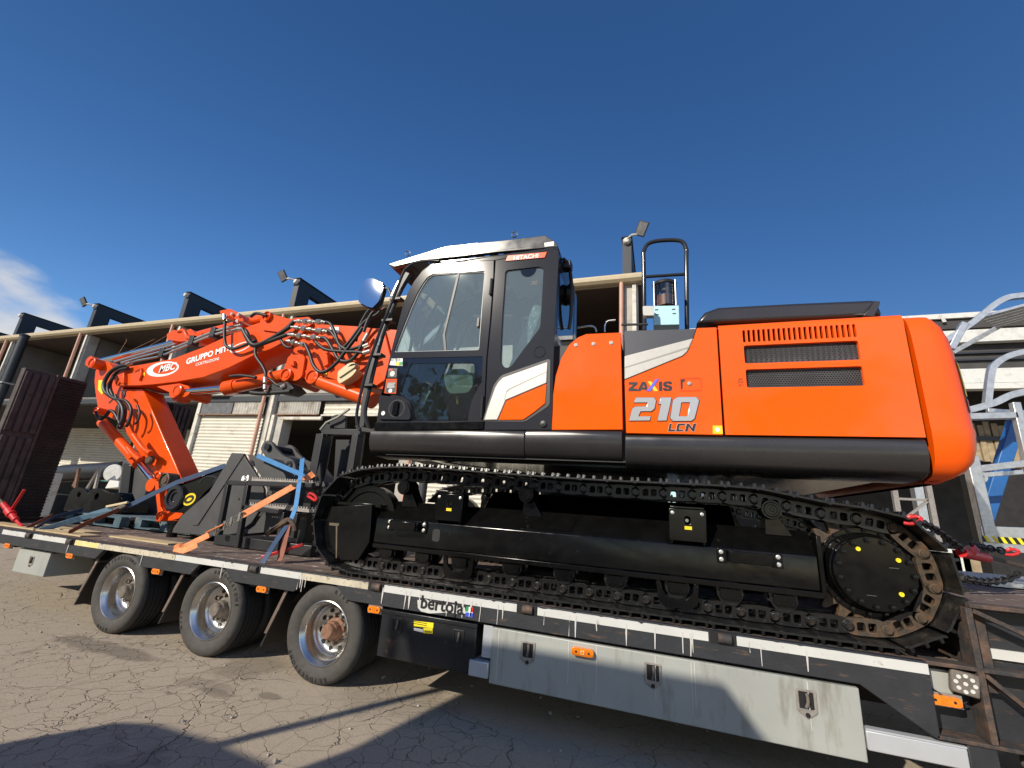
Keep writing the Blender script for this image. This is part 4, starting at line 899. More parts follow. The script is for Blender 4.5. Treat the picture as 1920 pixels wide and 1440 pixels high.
B().prism([(UN+.05, 2.09), (4.4, 2.09), (4.4, 2.13), (UN+.05, 2.13)], -2.55, -.86).obj('cab_floor', BLKPRINT, ex)
fw = [(-2.497,2.117),(-2.488,2.49),(-2.45,2.925),(-2.403,3.348),(-2.313,3.602)]
fb = B()
for (x, z) in fw: fb.v += [(x, UN+.06, z), (x, 4.33, z)]
fb.f = [(2*i, 2*i+1, 2*i+3, 2*i+2) for i in range(len(fw)-1)]
fb.obj('front_window', GLASS, ex, smooth=True)
# interior: seat in its wrapper, console, pedals, levers
SEATM = mat('seat_fabric', (.05, .05, .055), .9, var=.2); PALE = mat('pale_green_console', (.42, .50, .45), .55, var=.04); WRAP = mat('seat_wrap_film', (.30, .34, .36), .15, var=.3, vscale=14, bump=.8, bscale=12)
sx0 = -1.35
seat = B().box(sx0-.52, sx0+.05, 3.68, 4.18, 2.55, 2.70).obj('seat_cushion', SEATM, ex, .05)
B().plate([(sx0-.02, 2.68), (sx0+.10, 2.66), (sx0+.33, 3.38), (sx0+.22, 3.42)], 3.69, 4.17).obj('seat_back', WRAP, seat, .04, seg=3)
B().plate([(sx0+.22, 3.36), (sx0+.34, 3.34), (sx0+.38, 3.60), (sx0+.29, 3.61)], 3.80, 4.06).obj('head_rest', WRAP, seat, .04, seg=3)
cn = rnd([(-1.929,2.639),(-1.869,2.701),(-1.719,2.701),(-1.624,2.63),(-1.613,2.531),(-1.655,2.465),(-1.84,2.457),(-1.892,2.521)], .03, 3)
con = pl('armrest_console', PALE, cn, 3.52, 3.66, bev=.012)
pl('armrest_console_inset', mat('console_line', (.30, .36, .33), .5), rnd([(-1.842,2.595),(-1.636,2.662),(-1.628,2.641),(-1.817,2.573),(-1.843,2.517),(-1.86,2.517)], .006, 2), 3.516, 3.5205, parent=con)
pl('armrest_console_end', PALE, rnd([(-1.72,2.782),(-1.642,2.778),(-1.61,2.471),(-1.674,2.467)], .02, 3), 3.66, 3.75, bev=.008)
pl('console_label', YELLOWPLUG, [(-1.82,2.46),(-1.792,2.46),(-1.783,2.382),(-1.799,2.382)], 3.6, 3.61)
for (a_, b_) in ((-2.05, .25), (-1.98, .1)): B().tube([(a_, 3.8+b_, 2.13), (a_-.05, 3.8+b_, 2.5), (a_+.08, 3.8+b_, 2.8)], .015, 8).obj('control_lever', BLKPRINT, ex)
for y_ in (3.62, 3.84):
    B().plate([(-2.33, 2.16), (-2.27, 2.14), (-2.10, 2.52), (-2.16, 2.55)], y_, y_+.13).obj('pedal', SILVER, ex, .01)
for y_ in (3.75, 4.0, 4.22): B().tube([(-2.42, y_, 2.15), (-2.2, y_, 3.1), (-2.02, y_, 3.68)], .018, 8).obj('front_guard_bar', CABGREY, ex)
B().box(-1.85, -1.70, 4.1, 4.3, 2.75, 3.0).obj('monitor', BLKPRINT, ex, .01)
# guard rails and hoses up the front pillar
fgo = B().tube([(-2.669,3.4,2.085),(-2.717,3.4,2.141),(-2.744,3.4,2.244),(-2.739,3.4,2.43),(-2.714,3.4,2.686),(-2.639,3.4,3.085),(-2.546,3.4,3.42),(-2.476,3.4,3.718),(-2.43,3.4,3.788),(-2.36,3.4,3.829),(-2.194,3.4,3.839),(-2.063,3.4,3.816)], .015, 10, 5).obj('pillar_guard_tube', CABGREY, ex, smooth=True)
B().tube([(-2.62,3.46,2.097),(-2.694,3.46,2.258),(-2.687,3.46,2.511),(-2.67,3.46,2.755),(-2.628,3.46,3.115),(-2.515,3.46,3.533),(-2.419,3.46,3.734)], .018, 10, 5).obj('pillar_guard_tube', CABGREY, ex, smooth=True)
B().strap([(p[0], p[1], p[2]) for p in [(-2.736,3.5,2.135),(-2.762,3.5,2.458),(-2.746,3.5,2.772),(-2.691,3.5,3.137),(-2.593,3.5,3.543),(-2.484,3.5,3.79)]], .05, .02, side=(.9, 0, -.3), smooth=4).obj('pillar_guard_bar', BLKPRINT, fgo)
for p_ in ([(-2.679,3.41,2.529)], [(-2.639,3.41,2.843)], [(-2.574,3.41,3.213)], [(-2.519,3.41,3.447)]):
    x, y, z = p_[0]; B().box(x-.07, x+.06, y-.01, y+.07, z-.014, z+.014).obj('hose_clip', BLKPRINT, fgo, .004)
for k, a_ in enumerate(([(-2.576,3.42,3.482),(-2.548,3.42,3.577),(-2.521,3.42,3.648)], [(-2.609,3.42,3.232),(-2.591,3.42,3.308)], [(-2.652,3.42,2.944),(-2.641,3.42,3.024)])): B().tube(a_, .016, 8).obj('hose_fitting', STEELF, fgo, smooth=True)
pl('tube_foot', BLKPRINT, [(-2.742,2.129),(-2.53,2.09),(-2.524,2.06),(-2.707,2.078)], 3.4, 3.5)
mo = [(-3.051,3.62),(-3.03,3.722),(-2.993,3.783),(-2.917,3.781),(-2.788,3.709),(-2.761,3.636),(-2.78,3.48),(-2.845,3.398),(-2.915,3.417),(-3.038,3.484)]
mb = B().plate(rnd(mo, .012, 3), 3.502, 3.56).obj('mirror_housing', BLKPRINT, ex, .012); mcen = Vector((sum(p[0] for p in mo)/len(mo), 3.5, sum(p[1] for p in mo)/len(mo)))
mgl = B().plate(rnd([((x-mcen.x)*.95+mcen.x, (z-mcen.z)*.95+mcen.z) for x, z in mo], .012, 3), 3.497, 3.501)
Rm = Matrix.Translation(mcen+Vector((0, -.012, 0))) @ Matrix.Rotation(radians(5.6), 4, 'Z') @ Matrix.Rotation(radians(-2.5), 4, 'X') @ Matrix.Translation(-mcen)
mgl.v = [tuple(Rm @ Vector(v)) for v in mgl.v]; mgl.obj('mirror_glass', MIRROR, mb)
B().tube([(-2.807,3.53,3.663),(-2.723,3.53,3.648),(-2.687,3.53,3.593),(-2.648,3.53,3.52)], .012, 8).obj('mirror_arm', BLKPRINT, mb)

# ---- boom, stick, cylinders ----------------------------------------
BY0, BY1 = 4.44, 4.92
bf = [(-8.405,2.953),(-8.51,3.057),(-8.552,3.169),(-8.489,3.26),(-7.981,3.297),(-7.266,3.367),(-6.65,3.533),(-6.203,3.692),(-5.766,3.837),(-5.531,3.89),(-5.059,3.863),(-4.671,3.743),(-4.743,3.618),(-4.916,3.514),(-5.498,3.373),(-5.974,3.178),(-6.446,3.043),(-7.013,2.982),(-7.513,2.951),(-7.882,2.942)]
boom1 = pl('front_boom', ORANGE2, bf, BY0, BY1, bev=.012)
b2 = [(-5.07,3.831),(-4.933,3.905),(-4.721,3.905),(-4.462,3.77),(-3.819,3.693),(-3.4,3.618),(-3.134,3.004),(-3.416,2.821),(-3.604,2.832),(-3.936,2.868),(-4.188,2.918),(-4.509,2.956),(-4.678,3.007),(-4.955,3.061),(-4.952,3.187),(-4.884,3.359),(-4.797,3.532)]
boom2 = pl('rear_boom', ORANGE2, b2, BY0+.02, BY1-.02, bev=.012)
k1 = rnd([(-5.571,3.892),(-5.511,3.964),(-5.338,3.968),(-4.971,3.863),(-4.869,3.88),(-4.638,3.87),(-4.575,3.768),(-4.758,3.602),(-5.164,3.677),(-5.482,3.732)], .03, 3)
pl('knuckle_plate', ORANGE2, k1, BY0-.03, BY0-.001, bev=.006); pl('knuckle_plate', ORANGE2, k1, BY1+.001, BY1+.03, bev=.006)
ear = [(-4.885,3.297),(-4.707,3.336),(-4.582,3.283),(-4.562,2.99),(-4.638,2.932),(-4.847,2.953),(-4.921,3.016),(-4.895,3.124)]
pl('cylinder_ear', ORANGE2, rnd(ear, .04, 3), BY0-.02, BY0+.018, bev=.006)
pl('boom_edge_step', ORANGE2, [(-4.531,3.081),(-4.172,2.994),(-4.146,2.956),(-4.521,3.042)], BY0-.012, BY0+.018)
e2 = [(-7.472,2.927),(-6.978,2.967),(-6.753,2.919),(-6.684,2.801),(-6.774,2.745),(-6.892,2.755)]
pl('cylinder_ear', ORANGE2, rnd(e2, .03, 3), BY0+.03, BY0+.08, bev=.006)
def pin(p, r, y0, y1, m_=ORANGE2, parent=ex, name='pin'):
    return B().lathe((p[0], y0, p[1]), (0, 1, 0), [(0, -.012), (r*.45, -.012), (r*.5, 0), (r*.8, 0), (r*.85, -.02), (r, -.015), (r, y1-y0), (0, y1-y0)], 20).obj(name, m_, parent, smooth=True)
pin([(-5.409,3.931)][0], .075, BY0-.06, BY1+.06); pin([(-4.808,3.013)][0], .09, BY0-.05, BY1+.05); pin([(-6.914,2.839)][0], .09, BY0-.0, BY1)
def ram(pa, pb, pc, rb_, rr_, y, name='hydraulic_cylinder', m_=ORANGE2):
    """barrel pa-pb, polished rod pb-pc in x-z at depth y"""
    A, Bp, Cp = [Vector((p[0], y, p[1])) for p in (pa, pb, pc)]
    o_ = B().cyl(A, Bp, rb_, 22).obj(name, m_, ex, smooth=True)
    d = (Bp-A).normalized(); B().cyl(Bp-d*.16, Bp+d*.05, rb_*1.12, 22).obj('gland', m_, o_, smooth=True)
    B().cyl(Bp+d*.05, Cp, rr_, 18).obj('rod', CHROME, o_, smooth=True)
    B().lathe(Cp-Vector((0, .09, 0)), (0, 1, 0), [(0, 0), (rr_*1.9, 0), (rr_*1.9, .18), (0, .18)], 18).obj('rod_eye', m_, o_, smooth=True)
    return o_
ram([(-4.945,3.05)][0], [(-5.982,2.893)][0], [(-6.97,2.837)][0], .095, .058, 4.52)
ram([(-5.275,3.157)][0], [(-6.375,2.971)][0], [(-7.36,2.864)][0], .095, .058, 4.82)
# stick cylinder along the top of the boom
ram([(-5.777,4.062)][0], [(-7.581,3.781)][0], [(-9.654,3.485)][0], .085, .05, 4.68)
lug = pl('valve_block', ORANGE2, rnd([(-7.772,3.875),(-7.634,3.944),(-7.424,3.891),(-7.231,3.936),(-7.069,3.831),(-6.917,3.84),(-7.026,3.716),(-7.418,3.72),(-7.718,3.775)], .03, 3), 4.56, 4.80, bev=.015)
v2 = pl('valve_block', ORANGE2, rnd([(-6.482,4.126),(-6.262,4.144),(-6.029,4.044),(-5.9,3.909),(-6.022,3.918),(-6.221,4.022),(-6.406,4.037)], .03, 3), 4.42, 4.6, bev=.012)
for p_ in ([(-6.287,4.42,4.009)], [(-6.152,4.42,4.034)], [(-6.011,4.42,4.005)], [(-6.001,4.42,3.907)]): B().cyl(p_[0], (p_[0][0], 4.38, p_[0][2]), .025, 10).obj('valve_plug', STEELF, v2)
# boom foot group behind the cab
pl('boom_foot', ORANGE2, [(-3.691,3.678),(-3.099,3.6),(-2.972,2.803),(-3.527,2.828)], 4.5, 4.86)
ft = [(-4.333,3.006),(-4.221,2.981),(-3.907,2.884),(-3.833,2.854),(-3.83,2.761),(-3.917,2.776),(-4.274,2.908),(-4.359,2.97)]
pl('boom_cylinder_head', ORANGE2, rnd(ft, .03, 3), 4.4, 4.5, bev=.008)
pin([(-4.322,2.961)][0], .10, 4.36, 4.5)
B().cyl([(-4.346,4.45,2.949)][0], [(-3.376,4.45,2.644)][0], .10, 20).obj('hydraulic_cylinder', ORANGE2, ex, smooth=True)
wlp = mat('ivory_lamp_body', (.55, .46, .27), .45); wl_ = rnd([(-3.829,2.974),(-3.674,3.09),(-3.585,3.094),(-3.565,3.036),(-3.722,2.935),(-3.794,2.888)], .04, 3)
wlo = pl('work_lamp', wlp, wl_, 4.24, 4.34, bev=.01); pl('work_lamp_rim', wlp, rnd([(-3.833,2.953),(-3.701,3.027),(-3.544,3.007),(-3.605,2.918),(-3.778,2.817),(-3.824,2.874)], .04, 3), 4.26, 4.4, parent=wlo, bev=.01)
# side brackets and shadows-casting cleats on the boom
for p_ in ([(-4.84,3.2),(-4.777,3.245),(-4.712,3.211),(-4.691,3.132),(-4.77,3.151)], [(-4.264,3.238),(-4.221,3.282),(-4.172,3.295),(-4.117,3.134),(-4.179,3.099)]): pl('hose_cleat', ORANGE2, p_, BY0-.07, BY0+.019, bev=.004)
bp_ = pl('bracket', ORANGE2, [(-8.36,3.12),(-8.222,3.161),(-8.134,2.977),(-8.213,2.979)], BY0-.05, BY0-.001, bev=.004); pl('bracket', ORANGE2, [(-8.003,3.163),(-7.868,3.231),(-7.806,3.121),(-7.82,3.014)], BY0-.035, BY0-.001, bev=.004)
pl('yellow_tag', YELLOWPLUG, [(-7.822,3.157),(-7.79,3.156),(-7.772,3.102),(-7.797,3.103)], BY0-.004, BY0-.001)
pl('yellow_tag', YELLOWPLUG, [(-4.783,3.128),(-4.719,3.133),(-4.703,3.071),(-4.767,3.069)], BY0-.003, BY0+.018, parent=boom2); pl('yellow_tag', YELLOWPLUG, [(-4.235,3.041),(-4.184,3.046),(-4.177,3.016),(-4.228,3.011)], BY0+.005, BY0+.018, parent=boom2)
pl('white_label', WHITE, [(-4.295,3.716),(-4.14,3.705),(-4.121,3.617),(-4.264,3.619)], BY0+.012, BY0+.0185, parent=boom2)
# stick
sk = [(-9.063,2.861),(-9.208,3.081),(-9.273,3.256),(-9.256,3.441),(-9.154,3.466),(-8.998,3.41),(-8.716,3.237),(-8.534,3.063),(-8.358,2.922),(-7.888,2.912),(-7.494,2.535),(-7.067,2.126),(-6.677,1.762),(-6.387,1.476),(-6.349,1.355),(-6.397,1.188),(-6.541,1.128),(-6.649,1.229),(-6.821,1.425),(-7.024,1.581),(-7.4,1.8),(-7.726,2.033),(-8.214,2.363),(-8.555,2.467),(-8.822,2.539)]
stick = pl('stick', ORANGE2, sk, 4.54, 4.86, bev=.012)
pin([(-9.141,3.363)][0], .09, 4.40, 4.92); pin([(-8.648,2.529)][0], .06, 4.43, 4.9)
pl('warning_sticker', YELLOWPLUG, [(-9.091,3.091),(-8.996,3.098),(-8.796,2.953),(-8.872,2.834),(-9.015,2.92)], 4.536, 4.539, parent=stick)
pl('stick_slot', BLKPRINT, [(-8.622,2.694),(-8.551,2.766),(-8.529,2.747),(-8.6,2.676)], 4.535, 4.539, parent=stick)
ram([(-8.541,2.352)][0], [(-7.422,1.756)][0], [(-6.866,1.44)][0], .075, .048, 4.50)
for p_ in ([(-7.492,4.36,1.942),(-7.332,4.36,1.851),(-7.159,4.36,1.779)], [(-7.467,4.36,2.142),(-7.265,4.36,2.01),(-7.138,4.36,1.935),(-6.976,4.36,1.877)]): B().tube(p_, .035, 10, 3).obj('pipe', ORANGE2, stick, smooth=True)
pl('pipe_clamp', ORANGE2, [(-7.458,1.829),(-7.383,1.871),(-7.304,1.826),(-7.374,1.777)], 4.34, 4.458)
vp = B().lathe([(-7.065,4.42,1.79)][0], (0, 1, 0), [(0, -.02), (.05, -.02), (.07, 0), (.07, .04)], 16).obj('valve_cap', RUSTLINK, stick, smooth=True)
for p_ in ([(-7.2,4.4,1.931),(-7.079,4.4,1.919),(-7.013,4.4,1.897)], [(-7.153,4.4,1.878),(-7.063,4.4,1.857),(-7.007,4.4,1.858)]): B().tube(p_, .018, 8, 3).obj('pipe_elbow', ORANGE2, stick)
# bucket linkage at the stick end
pl('link_arm', ORANGE2, rnd([(-6.813,1.549),(-6.758,1.574),(-6.518,1.164),(-6.393,1.067),(-6.405,0.997),(-6.495,1.011),(-6.631,1.229)], .02, 3), 4.40, 4.455, bev=.006)
lk = pl('bucket_link', ORANGE2, rnd([(-6.518,1.065),(-6.407,1.101),(-6.231,1.127),(-6.076,1.124),(-6.133,1.037),(-6.301,0.997),(-6.443,0.987)], .03, 3), 4.42, 4.9, bev=.008)
pin([(-6.435,1.043)][0], .07, 4.38, 4.92); pin([(-6.733,1.567)][0], .06, 4.40, 4.92); pin([(-6.583,1.522)][0], .10, 4.40, 4.92, RUSTLINK)
hl = B(); hl.lathe((0, 0, 0), (0, 1, 0), [(0, 0), (.13, 0), (.15, .02), (.15, .6), (0, .6)], 24); hl.v = [(v[0]+-6.038, v[1]+4.25, v[2]+1.31) for v in hl.v]
# lettering on the boom
def face_rot(a): return Matrix.Rotation(-a, 4, 'Y')
a0 = [(-6.898,3.246),(-5.993,3.456)]; ang = math.atan2(a0[1][1]-a0[0][1], a0[1][0]-a0[0][0]); ln = math.dist(*a0)
def fit_text(s, p0, p1, m_, parent, y, ratio=1, **k):
    t_ = text(s, 1, m_, 'lettering', parent, (0, 0, 0), **k); me = t_.data; w_ = max(v.co.x for v in me.vertices); dx, dz = p1[0]-p0[0], p1[1]-p0[1]; L_ = math.hypot(dx, dz); s_ = L_/w_
    me.transform(Matrix.Translation((p0[0], y, p0[1])) @ Matrix.Rotation(-math.atan2(dz, dx), 4, 'Y') @ Matrix.Diagonal((s_, 1, s_*ratio, 1))); return t_
fit_text('GRUPPO MITRI', *[(-6.903,3.26),(-5.998,3.469)], WHITE, boom1, BY0-.003, .92, off=.034)
fit_text('COSTRUZIONI', *[(-6.683,3.225),(-6.228,3.305)], WHITE, boom1, BY0-.003, .95, off=.009)
ec = [(-7.403,3.203)][0]
def ell(c, a, b, t, n=28): return [(c[0]+a*cos(2*pi*i/n)*cos(t)-b*sin(2*pi*i/n)*sin(t), c[1]+a*cos(2*pi*i/n)*sin(t)+b*sin(2*pi*i/n)*cos(t)) for i in range(n)]
pl('emblem_ring', WHITE, ell(ec, .36, .125, .03), BY0-.003, BY0-.0005, [ell((ec[0]+.05, ec[1]+.005), .27, .092, .03)], parent=boom1)
fit_text('MBC', *[(-7.475,3.144),(-7.099,3.193)], WHITE, boom1, BY0-.004, .95, off=.02, shear=.25)
ec2 = [(-5.856,3.491)][0]; pl('emblem_ring', WHITE, ell(ec2, .20, .07, .25), BY0-.003, BY0-.0005, [ell(ec2, .185, .055, .25)], parent=boom1)
# steel pipes along the boom
for p_ in ([(-8.419,4.42,3.269),(-8.005,4.42,3.364),(-7.525,4.42,3.416),(-7.091,4.42,3.54),(-6.465,4.42,3.718),(-5.94,4.42,3.788)], [(-8.415,4.42,3.344),(-8.005,4.42,3.42),(-7.556,4.42,3.491),(-7.217,4.42,3.555),(-6.485,4.42,3.772),(-5.939,4.42,3.849)], [(-8.759,4.5,3.405),(-8.321,4.5,3.482),(-7.371,4.5,3.65)]):
    B().tube(p_, .020, 8, 4).obj('boom_pipe', STEELF, boom1, smooth=True)
for p_ in ([(-7.49,3.451)][0], [(-6.89,3.627)][0], [(-6.472,3.736)][0]): B().box(p_[0]-.05, p_[0]+.05, 4.39, 4.5, p_[1]-.06, p_[1]+.10).obj('pipe_clamp', BLKPRINT, boom1, .006)
B().tube([(-7.314,4.45,3.839),(-7.197,4.45,3.85),(-7.066,4.45,3.731),(-6.894,4.45,3.685),(-6.625,4.45,3.74)], .03, 10, 4).obj('boom_pipe', ORANGE2, boom1, smooth=True)
# hydraulic hoses
HOSES = [
 (.030, [(-5.763,4.33,3.729),(-5.675,4.33,3.681),(-5.543,4.33,3.522),(-5.44,4.33,3.451),(-5.238,4.33,3.505),(-4.944,4.33,3.665),(-4.815,4.33,3.786)]), (.028, [(-5.736,4.31,3.718),(-5.627,4.31,3.602),(-5.461,4.31,3.461),(-5.304,4.31,3.468),(-5.045,4.31,3.582),(-4.838,4.31,3.698)]),
 (.022, [(-6.188,4.34,3.911),(-6.108,4.34,3.644),(-6.021,4.34,3.486),(-5.875,4.34,3.428),(-5.717,4.34,3.453),(-5.458,4.34,3.538)]), (.028, [(-5.75,4.32,3.724),(-5.572,4.32,3.52),(-5.425,4.32,3.438),(-5.221,4.32,3.484),(-4.864,4.32,3.583),(-4.818,4.32,3.588)]),
 (.022, [(-5.42,4.33,3.417),(-5.369,4.33,3.286),(-5.206,4.33,3.136),(-5.115,4.33,3.024),(-5.083,4.33,2.886)]), (.022, [(-5.707,4.36,3.935),(-5.638,4.36,3.982),(-5.553,4.36,3.975),(-5.395,4.36,3.928)]),
 (.022, [(-4.338,4.32,3.73),(-4.18,4.32,3.703),(-4.059,4.32,3.555),(-3.954,4.32,3.389),(-3.818,4.32,3.308),(-3.671,4.32,3.322),(-3.578,4.32,3.347)]), (.022, [(-4.276,4.33,3.62),(-4.143,4.33,3.58),(-4.006,4.33,3.434),(-3.903,4.33,3.279),(-3.87,4.33,3.203)]),
 (.024, [(-4.265,4.31,3.495),(-4.17,4.31,3.466),(-4.031,4.31,3.315),(-3.917,4.31,3.183),(-3.789,4.31,3.134),(-3.682,4.31,3.173),(-3.608,4.31,3.293),(-3.565,4.31,3.401)]), (.024, [(-4.503,4.3,3.412),(-4.397,4.3,3.276),(-4.283,4.3,3.099),(-4.157,4.3,3.006),(-4.033,4.3,3.024),(-3.893,4.3,3.149),(-3.831,4.3,3.249),(-3.685,4.3,3.463),(-3.612,4.3,3.593)]),
 (.022, [(-4.329,4.3,3.433),(-4.144,4.3,3.317),(-3.878,4.3,3.273),(-3.642,4.3,3.255),(-3.525,4.3,3.234)]), (.020, [(-5.002,4.34,3.528),(-4.898,4.34,3.426),(-4.812,4.34,3.39),(-4.75,4.34,3.402)]),
 (.022, [(-3.583,4.3,3.531),(-3.549,4.3,3.693),(-3.488,4.3,3.802),(-3.398,4.3,3.848)]), (.020, [(-3.903,4.32,3.312),(-3.799,4.32,3.418),(-3.665,4.32,3.62),(-3.568,4.32,3.719),(-3.447,4.32,3.77),(-3.386,4.32,3.842)]), (.016, [(-3.707,4.34,3.421),(-3.699,4.34,3.631),(-3.639,4.34,3.795),(-3.587,4.34,3.868)]),
 (.022, [(-5.799,4.36,3.008),(-5.619,4.36,3.018),(-5.412,4.36,2.996),(-5.308,4.36,2.978)]), (.018, [(-5.136,4.36,2.988),(-5.003,4.36,2.923),(-4.891,4.36,2.86),(-4.793,4.36,2.842)]), (.03, [(-5.35,4.37,2.765),(-5.151,4.37,2.747),(-4.872,4.37,2.757),(-4.646,4.37,2.768)]),
 (.030, [(-8.15,4.36,3.276),(-8.345,4.36,3.246),(-8.502,4.36,3.16),(-8.567,4.36,2.997),(-8.492,4.36,2.851),(-8.314,4.36,2.759),(-8.097,4.36,2.686),(-7.907,4.36,2.555),(-7.826,4.36,2.386),(-7.856,4.36,2.244)]), (.026, [(-8.134,4.38,3.227),(-8.329,4.38,3.197),(-8.436,4.38,3.091),(-8.434,4.38,2.927),(-8.273,4.38,2.763),(-8.074,4.38,2.673),(-7.889,4.38,2.551),(-7.825,4.38,2.365),(-7.859,4.38,2.231)]),
 (.022, [(-8.351,4.35,3.079),(-8.425,4.35,2.936),(-8.339,4.35,2.792),(-8.139,4.35,2.701),(-7.867,4.35,2.663),(-7.679,4.35,2.526),(-7.641,4.35,2.343),(-7.675,4.35,2.26)]), (.016, [(-7.615,4.38,2.601),(-7.509,4.38,2.474),(-7.5,4.38,2.35),(-7.553,4.38,2.308)]),
 (.024, [(-7.913,4.36,2.36),(-8.055,4.36,2.47),(-8.191,4.36,2.513),(-8.234,4.36,2.444),(-8.328,4.36,2.376),(-8.419,4.36,2.401),(-8.522,4.36,2.497)]), (.018, [(-8.192,4.36,2.774),(-7.995,4.36,2.581),(-7.925,4.36,2.385),(-7.815,4.36,2.261)]), (.014, [(-8.108,4.38,2.849),(-8.005,4.38,2.795),(-7.997,4.38,2.725)]),
]
for r_, p_ in HOSES: B().tube(p_, r_, 10, 6).obj('hydraulic_hose', RUBBER, ex, smooth=True)
for a_, b_ in (([(-4.792,4.31,3.775),(-4.247,4.31,3.719)]), ([(-4.826,4.31,3.689),(-4.177,4.31,3.574)]), ([(-4.853,4.31,3.578),(-4.263,4.31,3.487)]), ([(-4.855,4.31,3.483),(-4.471,4.31,3.391)])):
    va_, vb_ = Vector(a_), Vector(b_); d_ = vb_-va_
    qc = B().cyl(va_, vb_, .018, 10).obj('quick_coupler', STEELF, ex, smooth=True)
    for t_, w_, r_ in ((.12, .10, .030), (.32, .10, .042), (.50, .08, .030), (.72, .14, .036), (.90, .05, .026)):
        B().cyl(va_+d_*t_, va_+d_*(t_+w_), r_, 6 if r_ > .035 else 12).obj('coupler_body', STEELF, qc)
for p_ in ([(-5.75,4.32,3.724),(-5.846,4.32,3.73)], [(-6.142,4.3,3.889),(-6.174,4.3,3.979)], [(-5.048,4.3,2.876),(-5.071,4.3,2.952)], [(-8.038,4.3,3.251),(-7.951,4.3,3.283)], [(-3.398,4.3,3.848),(-3.357,4.3,3.89)], [(-3.556,4.3,3.396),(-3.511,4.3,3.496)], [(-5.039,4.3,2.845),(-5.021,4.3,2.785)], [(-4.797,4.35,2.825),(-4.731,4.35,2.853)], [(-3.525,4.3,3.234),(-3.425,4.3,3.258)], [(-3.542,4.3,3.322),(-3.466,4.3,3.347)]):
    B().cyl(p_[0], p_[1], .030, 10).obj('hose_fitting', STEELF, ex, smooth=True)
pl('fitting_block', BLKPRINT, [(-5.031,2.875),(-4.71,2.898),(-4.586,2.805),(-4.716,2.748),(-4.985,2.782)], 4.36, 4.6, bev=.01)

# ================================================================ LOW TRAILER
RAILM = mat('scuffed_black_rail', (.022, .024, .028), .5, var=.2, vscale=8, dirt=(.10, .062, .040), dscale=6, dthr=.635, dsoft=.05, bump=.15, bscale=40, dstretch=(1, 1, 5))
DECKM = mat('worn_brown_deck', (.13, .093, .075), .75, var=.25, vscale=4, dirt=(.40, .36, .33), dscale=11, dthr=.62, dsoft=.06, bump=.3, bscale=50)
DECKY = mat('pale_deck_board', (.46, .36, .20), .7, var=.15, vscale=10)
RUST = mat('rusty_flange', (.115, .068, .045), .75, var=.35, vscale=20, dirt=(.030, .029, .029), dscale=9, dthr=.46, bump=.3, bscale=60)
TAPEW = mat('white_reflective_tape', (.54, .54, .51), .35, var=.06, dirt=(.24, .20, .16), dscale=20, dthr=.68, dsoft=.04)
TAPEY = mat('yellow_reflective_tape', (.74, .58, .22), .35, var=.08, dirt=(.70, .66, .55), dscale=16, dthr=.56, dsoft=.05)
TAPED = mat('dirty_cream_tape', (.50, .45, .34), .45, var=.1, dirt=(.25, .19, .13), dscale=26, dthr=.60, dsoft=.05)
AMBER = mat('amber_lens', (.80, .20, .01), .15, coat=.6, var=.15, vscale=60)
GREYBOX = mat('weathered_grey_locker', (.32, .33, .305), .42, var=.09, vscale=2, dirt=(.20, .19, .16), dscale=7, dthr=.64, dsoft=.10, bump=.08, bscale=120, dstretch=(1.6, 1, .35), ripple=.01)
TOOLB = mat('scratched_black_locker', (.014, .015, .017), .3, var=.2, dirt=(.11, .06, .035), dscale=4, dthr=.66, dsoft=.04, bump=.25, bscale=30)
TYRE = mat('tyre_rubber', (.050, .046, .041), .78, var=.18, vscale=20, bump=.1, bscale=90)
TREAD = mat('tread_rubber', (.022, .021, .020), .7, var=.2)
ALU = mat('polished_alloy', (.52, .50, .47), .27, metal=1, var=.08, vscale=6)
HUBR = mat('rusty_hub', (.20, .10, .06), .75, var=.3, vscale=30)
HUBD = mat('dusty_hub', (.13, .11, .09), .75, var=.3, vscale=30)
GRIME = mat('underframe_grime', (.014, .013, .013), .8, var=.3)
DRIP = mat('white_paint_run', (.52, .50, .47), .55)
ALUB = mat('aluminium_bar', (.48, .50, .52), .35, metal=.3, var=.05)
TY, DZ, RB = 3.34, .816, .650
XR = -8.5
tr = thing('low_trailer', 'long black low loader trailer with worn brown deck and three rear axles', 'trailer', (-3, 4.6, 0))
def tp(name, m_, poly, y0, y1, holes=(), parent=tr, bev=0): return B().plate(poly, y0, y1, holes).obj(name, m_, parent, bev)
def tbx(name, m_, *a, parent=tr, bev=0): return B().box(*a).obj(name, m_, parent, bev)
WX = [-5.26, -3.965, -2.675]; WZ, WR = .372, .378
# deck boards run along the trailer
by = [3.44+i*.222 for i in range(12)]
for i in range(11):
    tbx('deck_board', DECKM, XR+.02, 1.60, by[i], by[i+1]-.006, DZ-.05, DZ-.002+.001*((i*7) % 3), bev=.004)
for a, b, y in ((-8.3, -7.2, 3.47), (-7.15, -6.3, 3.47), (-6.2, -5.2, 3.70), (-7.9, -6.7, 3.72)):
    tbx('pale_board', DECKY, a, b, y, y+.20, DZ+.002, DZ+.016)
